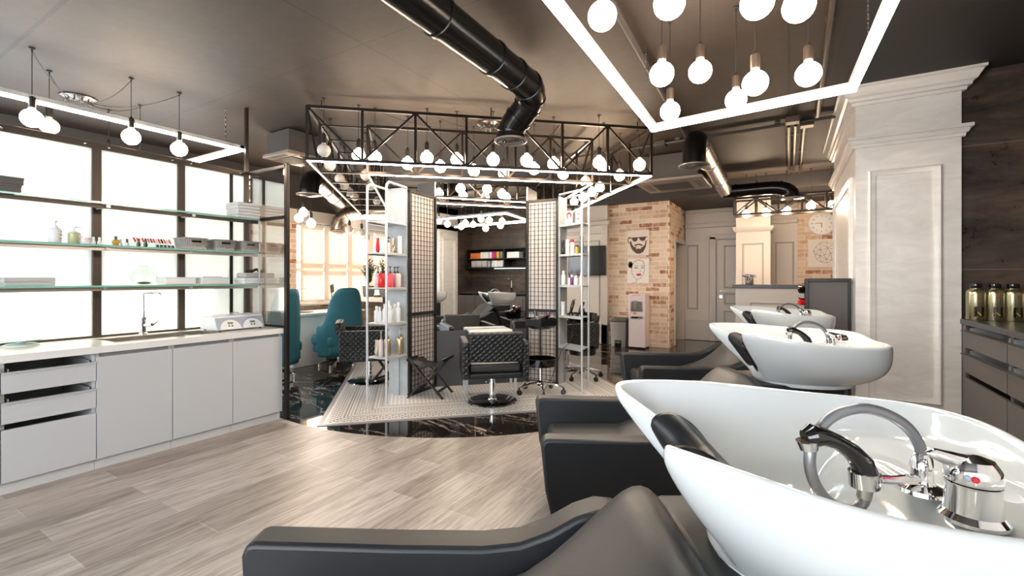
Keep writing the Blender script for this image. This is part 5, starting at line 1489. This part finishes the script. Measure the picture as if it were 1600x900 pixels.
# ------------------------------------------------------------------ reception side
q0 = (-2.47,8.2,0)
t = th('water_dispenser', 'rosy white water dispenser standing against the brick wall', 'water dispenser', (-2.325,8.33,0))
pt('cabinet', MB().box(-.15,.15,-.15,.15,.02,.975), M['pink_white'], t, bevel=.015, seg=3)
pt('tap_recess', MB().box(-.105,.105,-.156,-.149,.66,.84), M['steel'], t, bevel=.004)
pt('tap', MB().lathe([(.03,.70),(.04,.74),(.04,.83),(.02,.85),(1e-5,.85)],(-.02,-.155,0),16), M['bin_grey'], t)
pt('drip_tray', MB().box(-.11,.11,-.17,-.149,.535,.575), M['steel'], t, bevel=.003); pt('drip_grille', MB().box(-.09,.03,-.172,-.168,.545,.565), M['gloss_black'], t)
pt('sticker', MB().box(-.06,-.005,-.1515,-.150,.61,.64), M['orange'], t)
pt('indicator', MB().box(-.07,-.04,-.1515,-.150,.945,.955).box(-.02,.01,-.1515,-.150,.945,.955).box(.03,.06,-.1515,-.150,.945,.955), M['red_ink'], t)
pt('foot_base', MB().box(-.14,.14,-.14,.14,0,.02), M['gloss_black'], t)
t = th('pedal_bin', 'grey pedal bin with dark lid left of the water dispenser', 'waste bin', (-2.66,8.27,0))
pt('bucket', MB().grid(lambda i, j: ([(-1,-1),(1,-1),(1,1),(-1,1)][i%4][0]*(.125+.02*j), [(-1,-1),(1,-1),(1,1),(-1,1)][i%4][1]*(.10+.02*j), .46*j), 4, 2, cu=True), M['bin_grey'], t, bevel=.01)
pt('lid', MB().box(-.155,.155,-.13,.13,.46,.53), M['box_grey'], t, bevel=.02, seg=3)
pt('pedal', MB().box(-.06,.06,-.15,-.10,.01,.035).box(-.06,.06,-.118,-.108,.03,.13), M['gloss_black'], t, bevel=.006)
pt('pedal_plate', MB().box(-.045,.045,-.124,-.118,.075,.115), M['steel'], t)
WY = 8.50
def wallart(lab, cx_, cz, w_, h_, y, m='canvas'):
    t = th('canvas_print', lab, 'wall art', (cx_, y-.012, cz), 0)
    pt('canvas', MB().box(-w_/2,w_/2,-.012,.012,-h_/2,h_/2), M[m], t, bevel=.003)
    return t
def art(t, name, polys, m, lift=.0):
    mb = MB()
    for p in polys: mb.prism([(a*1.12, b*1.1) for a, b in p], .012+lift, .0135+lift, MXZ)
    return pt(name, mb, M[m], t, smooth=False)
def ell(cx_, cz, rx, rz, n=20, a0=0, a1=2*PI): return [(cx_+rx*math.cos(a0+(a1-a0)*i/(n-1 if a1-a0 < 6.2 else n)), cz+rz*math.sin(a0+(a1-a0)*i/(n-1 if a1-a0 < 6.2 else n))) for i in range(n)]
def stroke(pts, w_):
    out = []
    for i in range(len(pts)-1):
        a, b = Vector(pts[i]), Vector(pts[i+1]); d = (b-a); 
        if d.length < 1e-6: continue
        n_ = Vector((-d.y,d.x)).normalized()*w_/2; e = d.normalized()*w_*.3
        out.append([tuple(a-e+n_),tuple(a-e-n_),tuple(b+e-n_),tuple(b+e+n_)][::-1])
    return out
t = wallart('square canvas with a brown bearded man in sunglasses, upper one on the brick wall', -2.385,1.905,.40,.47,WY,'canvas')
S = .40
beard = [(-.135,.03),(-.125,-.05),(-.09,-.12),(-.03,-.175),(.03,-.185),(.09,-.15),(.125,-.08),(.14,.0),(.142,.05),(.125,.03),(.115,-.03),(.075,-.075),(.0,-.06),(-.06,-.07),(-.095,-.03),(-.11,.03)]
art(t,'beard_print',[beard],'brown_ink')
art(t,'moustache_print',[[(-.065,-.045),(-.03,-.02),(.01,-.015),(.05,-.02),(.085,-.045),(.07,-.055),(.01,-.035),(-.05,-.055)]],'brown_ink',.0016)
art(t,'mouth_print',[ell(.01,-.085,.045,.022)],'canvas',.0016); art(t,'chin_print',[[(-.01,-.095),(.03,-.095),(.018,-.125),(.002,-.125)]],'brown_ink',.0032)
art(t,'sunglasses_print',[[(-.145,.09),(.15,.10),(.15,.085),(-.145,.075)],[(-.10,.085),(.0,.085),(-.01,.045),(-.04,.02),(-.075,.03),(-.095,.055)],[(.02,.085),(.13,.09),(.12,.05),(.085,.025),(.045,.04),(.028,.06)]],'brown_ink',.0016)
art(t,'ear_print',stroke([(-.13,.10),(-.16,.09),(-.165,.04),(-.155,.0),(-.135,.0)],.012),'brown_ink')
t = wallart('square canvas with a pale woman\'s face and red lips, below the bearded one', -2.385,1.39,.40,.46,WY,'canvas_white')
art(t,'face_line_print', stroke([(-.09,.10),(-.105,.03),(-.10,-.04),(-.07,-.10),(-.02,-.15),(.03,-.13),(.075,-.08),(.10,-.02),(.11,.05),(.10,.11)],.006)+stroke([(-.09,.10),(-.05,.16),(.02,.185),(.08,.16),(.10,.11)],.008)+stroke([(-.02,-.15),(-.03,-.19),(-.10,-.21)],.005)+stroke([(.03,.03),(.045,-.015),(.02,-.025)],.004),'line_ink')
art(t,'hair_print',[ell(-.125,.11,.04,.05),[(-.16,.06),(-.10,.04),(-.09,.12),(-.13,.15)]],'line_ink',.001)
art(t,'eye_print',[ell(-.03,.05,.028,.009),ell(.075,.05,.022,.009)]+stroke([(-.06,.08),(-.03,.09),(.0,.075)],.007)+stroke([(.05,.078),(.08,.09),(.10,.075)],.007),'line_ink',.001)
art(t,'lip_print',[ell(.015,-.065,.042,.020)],'red_ink',.001)
t = th('wall_television', 'black flat television on the white panelled wall behind the right rack', 'television', (-3.33,8.33,1.31))
pt('screen_housing', MB().box(-.38,.38,-.03,.03,0,.56), M['gloss_black'], t, bevel=.006); pt('screen', MB().box(-.365,.365,-.033,-.029,.02,.54), M['lcd'], t); pt('wall_bracket', MB().box(-.12,.12,.03,.085,.18,.4), M['black_metal'], t)
# clock and line drawing on the far brick wall
t = th('wall_clock', 'round white wall clock above the line-drawing canvas', 'clock', (.50,9.92,2.235))
pt('rim', MB().lathe([(.17,0),(.205,.0),(.21,.02),(.20,.035),(.175,.03),(.17,.02)],(0,0,0),40,Matrix.Translation((0,.03,0)) @ Matrix.Rotation(PI/2,4,'X')), M['white'], t)
pt('dial', MB().cyl((0,.028,0),(0,.012,0),.175,n=40), M['canvas_white'], t)
for k in range(12):
    cu = bpy.data.curves.new('numeral_curve','FONT'); cu.body = str(k if k else 12); cu.size = .045; cu.extrude = .001; cu.align_x = 'CENTER'; cu.align_y = 'CENTER'
    to = text_mesh('numeral', cu, M['brown_ink']); to.parent = t
    a = PI/2 - 2*PI*k/12; to.location = (.14*math.cos(a), .010, .14*math.sin(a)); to.rotation_euler = (PI/2,0,0)
pt('hour_hand', MB().cbox((0.004,.006,-.035), .012, .003, .075), M['brown_ink'], t); pt('minute_hand', MB().cbox((-.045,.004,.006), .10, .003, .008), M['brown_ink'], t)
t = wallart('cream canvas with a geometric line drawing of a head under the clock', .545,1.70,.50,.50,9.95,'canvas_white')
pts_ = [(-.12,.10),(-.06,.17),(.03,.18),(.11,.14),(.15,.06),(.15,-.03),(.10,-.11),(.03,-.16),(-.05,-.14),(-.10,-.10),(-.13,-.02),(-.15,.04)]
mid = [(-.05,.06),(.04,.08),(.08,.0),(.0,-.03),(-.06,-.04),(.03,-.10)]
ls = stroke(pts_+[pts_[0]],.004)
for i, j in ((0,0),(1,0),(1,1),(2,1),(3,1),(4,1),(4,2),(5,2),(6,2),(6,5),(7,5),(8,5),(8,4),(9,4),(10,4),(11,4),(11,0),(10,0)): ls += stroke([pts_[i],mid[j]],.004)
for i, j in ((0,1),(1,2),(2,3),(3,0),(3,4),(4,0),(3,5),(2,5),(4,5),(1,3)): ls += stroke([mid[i],mid[j]],.004)
art(t,'line_print',ls,'line_ink')
# reception desk
t = th('reception_desk', 'cream panelled reception desk with dark top behind the basins', 'desk', (-.1,8.2,0))
pt('front', MB().box(-.72,.42,8.02,8.50,0,1.10), M['door_white'], t, True, bevel=.004)
mb = MB(); mold(mb,'y',8.02,-1,-.52,.30,.25,.88,.03,.015); pt('moulding', mb, M['door_shadow'], t, True)
pt('desk_top', MB().box(-.76,.45,7.98,8.54,1.10,1.15), M['dark_top'], t, True, bevel=.004)
q = PY(1171,445,8.2)
t = th('flower_pot', 'small metal pot of white and purple flowers on the reception desk', 'flower pot', (q[0],8.2,1.1505))
pt('pot', MB().lathe([(.055,0),(.06,.01),(.065,.12),(.06,.12),(.05,.02),(1e-5,.02)],(0,0,0),24), M['chrome'], t)
mb, mb2 = MB(), MB()
for k in range(26):
    a = random.uniform(0,2*PI); r_ = random.uniform(.01,.10); z = .145+random.uniform(-.01,.035)-(r_*.25)
    for s in range(5):
        b_ = a+s*2*PI/5; c_ = Vector((r_*math.cos(a)+.012*math.cos(b_), r_*math.sin(a)+.012*math.sin(b_), z)); (mb if k % 2 else mb2).ball(c_, .011, 7, 5, sz=.5)
pt('white_flowers', mb, M['flower_white'], t); pt('purple_flowers', mb2, M['flower_purple'], t)
mb = MB()
for k in range(10):
    a = 2*PI*k/10; mb.tube([(0,0,.08),(.03*math.cos(a),.03*math.sin(a),.12),(.07*math.cos(a),.07*math.sin(a),.145)], .003, 5)
pt('stems', mb, M['leaf'], t)
# display stand beside the big pillar
t = th('display_stand', 'black framed display stand with grey side panel against the white pillar', 'display stand', (.30,5.17,0))
pt('side_panel', MB().box(.15,.455,5.065,5.075,.04,1.22), M['screen_fabric'], t, True)
pt('frame', MB().box(.13,.155,5.05,5.08,0,1.25).box(.45,.475,5.05,5.08,0,1.25).box(.155,.45,5.05,5.08,1.22,1.25).box(.155,.45,5.05,5.08,0,.04), M['black_metal'], t, True, bevel=.002)
pt('frame', MB().box(.13,.155,5.37,5.40,0,1.25).box(.45,.475,5.37,5.40,0,1.25).box(.13,.475,5.08,5.37,1.235,1.25).box(.13,.475,5.08,5.37,0,.03), M['black_metal'], t, True, bevel=.002)
for k, z in enumerate((.82,.95,1.08)):
    pt('hook_rail', MB().box(.14,.46,5.20,5.22,z,z+.012), M['black_metal'], t, True)
for k, (z, m, lab) in enumerate(((1.14,'gloss_black','black dryer nozzle sticking out of the display stand, top'),(1.03,'red_plastic','red tool with black ring on the display stand, upper'),(.91,'red_plastic','red tool with black ring on the display stand, lower'),(.80,'gloss_black','black tool at the bottom of the display stand'))):
    t = th('styling_tool', lab, 'styling tool', (.115,5.16,z), 0, 'tools hanging on the display stand')
    pt('tool_body', MB().tube([(.05,.05,.0),(.0,0,0),(-.03,-.02,-.01)], [.022,.034,.022], 14), M[m], t)
    pt('tool_ring', MB().tube([(.02,-.025,.022),(-.01,-.04,.03),(-.035,-.02,.034),(-.03,.01,.03),(.0,.02,.024)], .006, 8), M['gloss_black'], t)

# ------------------------------------------------------------------ manicure corner by the windows
t = th('manicure_desk', 'long white manicure desk below the side windows', 'desk', (-6.2,4.6,0))
pt('top', MB().box(-6.58,-5.86,3.90,5.15,.72,.75), M['white'], t, True, bevel=.004)
pt('front_panel', MB().box(-5.93,-5.90,3.92,4.45,.0,.72), M['white'], t, True)
for yy in (3.92,5.10): pt('side_panel', MB().box(-6.55,-5.93,yy,yy+.03,0,.72), M['white'], t, True)
pt('dust_vent', MB().lathe([(.10,.751),(.11,.757),(.085,.760),(1e-5,.757)],(0,0,0),24,Matrix.Translation((-6.1,4.22,0)) @ Matrix.Diagonal((1,1.4,1,1))), M['box_grey'], t, True)
t = th('desk_lamp', 'slim white arched lamp on the manicure desk', 'desk lamp', (-6.35,4.0,.75))
pt('lamp_base', MB().lathe([(.06,0),(.06,.012),(.01,.016)]), M['white'], t)
pt('lamp_arm', MB().tube([(0,0,.01),(0,0,.22),(.02,.05,.30),(.06,.16,.33),(.12,.34,.35)], .008, 8), M['white'], t)
t = th('tablet_stand', 'small dark tablet on a thin stand between the desk and the blinds', 'tablet stand', (-6.2,4.78,.75))
pt('stand_pole', MB().cyl((0,0,0),(0,0,.30),.008), M['black_metal'], t); pt('stand_foot', MB().cyl((0,0,0),(0,0,.01),.05), M['black_metal'], t); pt('tablet', MB().cbox((.01,0,.34), .02, .09, .13, .4, .2), M['box_grey'], t, bevel=.004)
def armchair(lab, pos, rz):
    t = th('wing_armchair', lab, 'armchair', pos, rz, 'teal wing armchairs at the manicure desk')
    # facing +y; shell wraps around the back
    N_ = 21
    def shell(i, j):
        a = PI*(-.08) - PI*(.84)*(i/(N_-1)); a = -PI*.06 - PI*.88*i/(N_-1)
        c = abs(i/(N_-1)*2-1); hgt = .50+.52*max(0,(1-(c/.72)**4)) if c < .72 else .50
        k = j/6; flare = 1+.10*k - .12*max(0,(k-.75))*4*.5
        return (.335*math.cos(a)*flare, .29*math.sin(a)*flare+.05, .17+(hgt-.17+.10)*k)
    o = pt('wing_shell', MB().grid(shell, N_, 7), M['teal'], t, sub=1)
    s = o.modifiers.new('thick','SOLIDIFY'); s.thickness = .06; s.offset = -1
    pt('seat_cushion', MB().box(-.27,.27,-.20,.33,.30,.45), M['teal'], t, bevel=.05, seg=4)
    pt('seat_base', MB().box(-.25,.25,-.18,.30,.20,.31), M['teal'], t, bevel=.02)
    pt('column', MB().cyl((0,.03,.06),(0,.03,.21),.028), M['chrome'], t)
    for k in range(5):
        a = 2*PI*k/5; e = (.26*math.cos(a), .03+.26*math.sin(a))
        l = pt('leg', MB().tube([(0,.03,.09),(e[0]*.5,(e[1]+.03)/2,.08),(e[0],e[1],.045)], [.02,.016,.012], 8), M['chrome'], t)
        pt('glide', MB().cyl((e[0],e[1],0),(e[0],e[1],.045),.022,n=12), M['chrome'], l)
    return t
armchair('teal wing armchair cut by the glass end screen', w3((-2.98,5.80)), YAW+math.radians(75))
armchair('teal wing armchair in the middle, behind the styling chair', w3((-2.46,6.58)), YAW+math.radians(50))
t = th('tall_desk', 'higher pale desk carrying the potted plants by the blinds', 'desk', (-5.95,6.0,0))
pt('desk_top', MB().box(-6.45,-5.45,5.35,6.55,.86,.98), M['door_white'], t, True, bevel=.004)
for x in (-6.4,-5.5):
    for y in (5.4,6.5): pt('leg', MB().box(x-.025,x+.025,y-.025,y+.025,0,.86), M['door_white'], t, True)
def plant(lab, pos, n_, hh, seed, pot=True):
    rnd = random.Random(seed)
    t = th('potted_plant', lab, 'potted plant', pos, 0, 'potted plants on the tall desk')
    pt('pot', MB().lathe([(.07,0),(.085,.05),(.09,.16),(.082,.16),(.075,.13),(1e-5,.13)],(0,0,0),24), M['stone_pot'], t)
    st, lf = MB(), MB()
    for k in range(n_):
        a = rnd.uniform(0,2*PI); lean = rnd.uniform(.1,.55); L = hh*rnd.uniform(.7,1)
        P_ = [Vector((0,0,.13))]
        for i in range(1,9):
            u = i/8; P_.append(Vector((math.cos(a)*lean*L*u*u*.9, math.sin(a)*lean*L*u*u*.9, .13+L*u*(1-.25*lean*u))))
        st.tube(P_, .005, 6)
        for i in range(2,9):
            for s in (-1,1):
                d = (P_[i]-P_[i-1]).normalized(); sd = d.cross(Vector((0,0,1)));
                if sd.length < .1: sd = Vector((1,0,0))
                sd = (sd.normalized()*s + d*.7 + Vector((0,0,rnd.uniform(-.1,.2)))).normalized(); w_ = d.cross(sd).normalized()
                l_ = .065*rnd.uniform(.8,1.1); b = len(lf.v); c = P_[i]; nn = sd.cross(w_).normalized()
                side_ = nn.cross(sd)
                e = d*.014
                lf.v += [c, c+sd*l_*.5+e, c+sd*l_, c+sd*l_*.5-e, c+sd*l_*.5+w_*.004]
                lf.f += [(b,b+1,b+4),(b+1,b+2,b+4),(b+2,b+3,b+4),(b+3,b,b+4)]
    pt('stems', st, M['leaf'], t); pt('foliage', lf, M['leaf'], t)
plant('leafy potted plant left of the grey tube rack, in front of the blinds', (*PD(576,466,6.75)[:2], .9805), 9, .42, 3)
plant('leafy potted plant seen through the left tube rack', (*PD(602,466,6.65)[:2], .9805), 7, .40, 5)
t = th('gold_dish', 'small golden candle dish between the two potted plants', 'dish', (*PD(589,466,6.6)[:2], .9805)); pt('dish', MB().lathe([(.04,0),(.045,.03),(.04,.03),(1e-5,.006)]), M['gold_bottle'], t); pt('candle', MB().cyl((0,0,.006),(0,0,.035),.025), M['white'], t)
t = th('dark_office_chair', 'dark swivel chair behind the teal armchair', 'office chair', w3((-1.72,7.15)), YAW)
pt('seat', MB().box(-.23,.23,-.22,.22,.45,.53), M['leather'], t, bevel=.03); pt('backrest', MB().box(-.22,.22,-.28,-.22,.60,1.0), M['leather'], t, bevel=.03); pt('back_bar', MB().bar((0,-.24,.5),(0,-.25,.7),.05,.02), M['black_metal'], t)
pt('column', MB().cyl((0,0,.06),(0,0,.46),.025), M['chrome'], t)
for k in range(5):
    a = 2*PI*k/5; pt('leg', MB().bar((0,0,.08),(.27*math.cos(a),.27*math.sin(a),.05),.03), M['black_metal'], t); 
    pt('caster', MB().ball((.27*math.cos(a),.27*math.sin(a),.028),.028,10,6), M['rubber'], t)
for s in (-1,1): pt('arm', MB().tube([(s*.24,-.2,.5),(s*.27,-.1,.68),(s*.27,.15,.69)],.018), M['black_metal'], t)
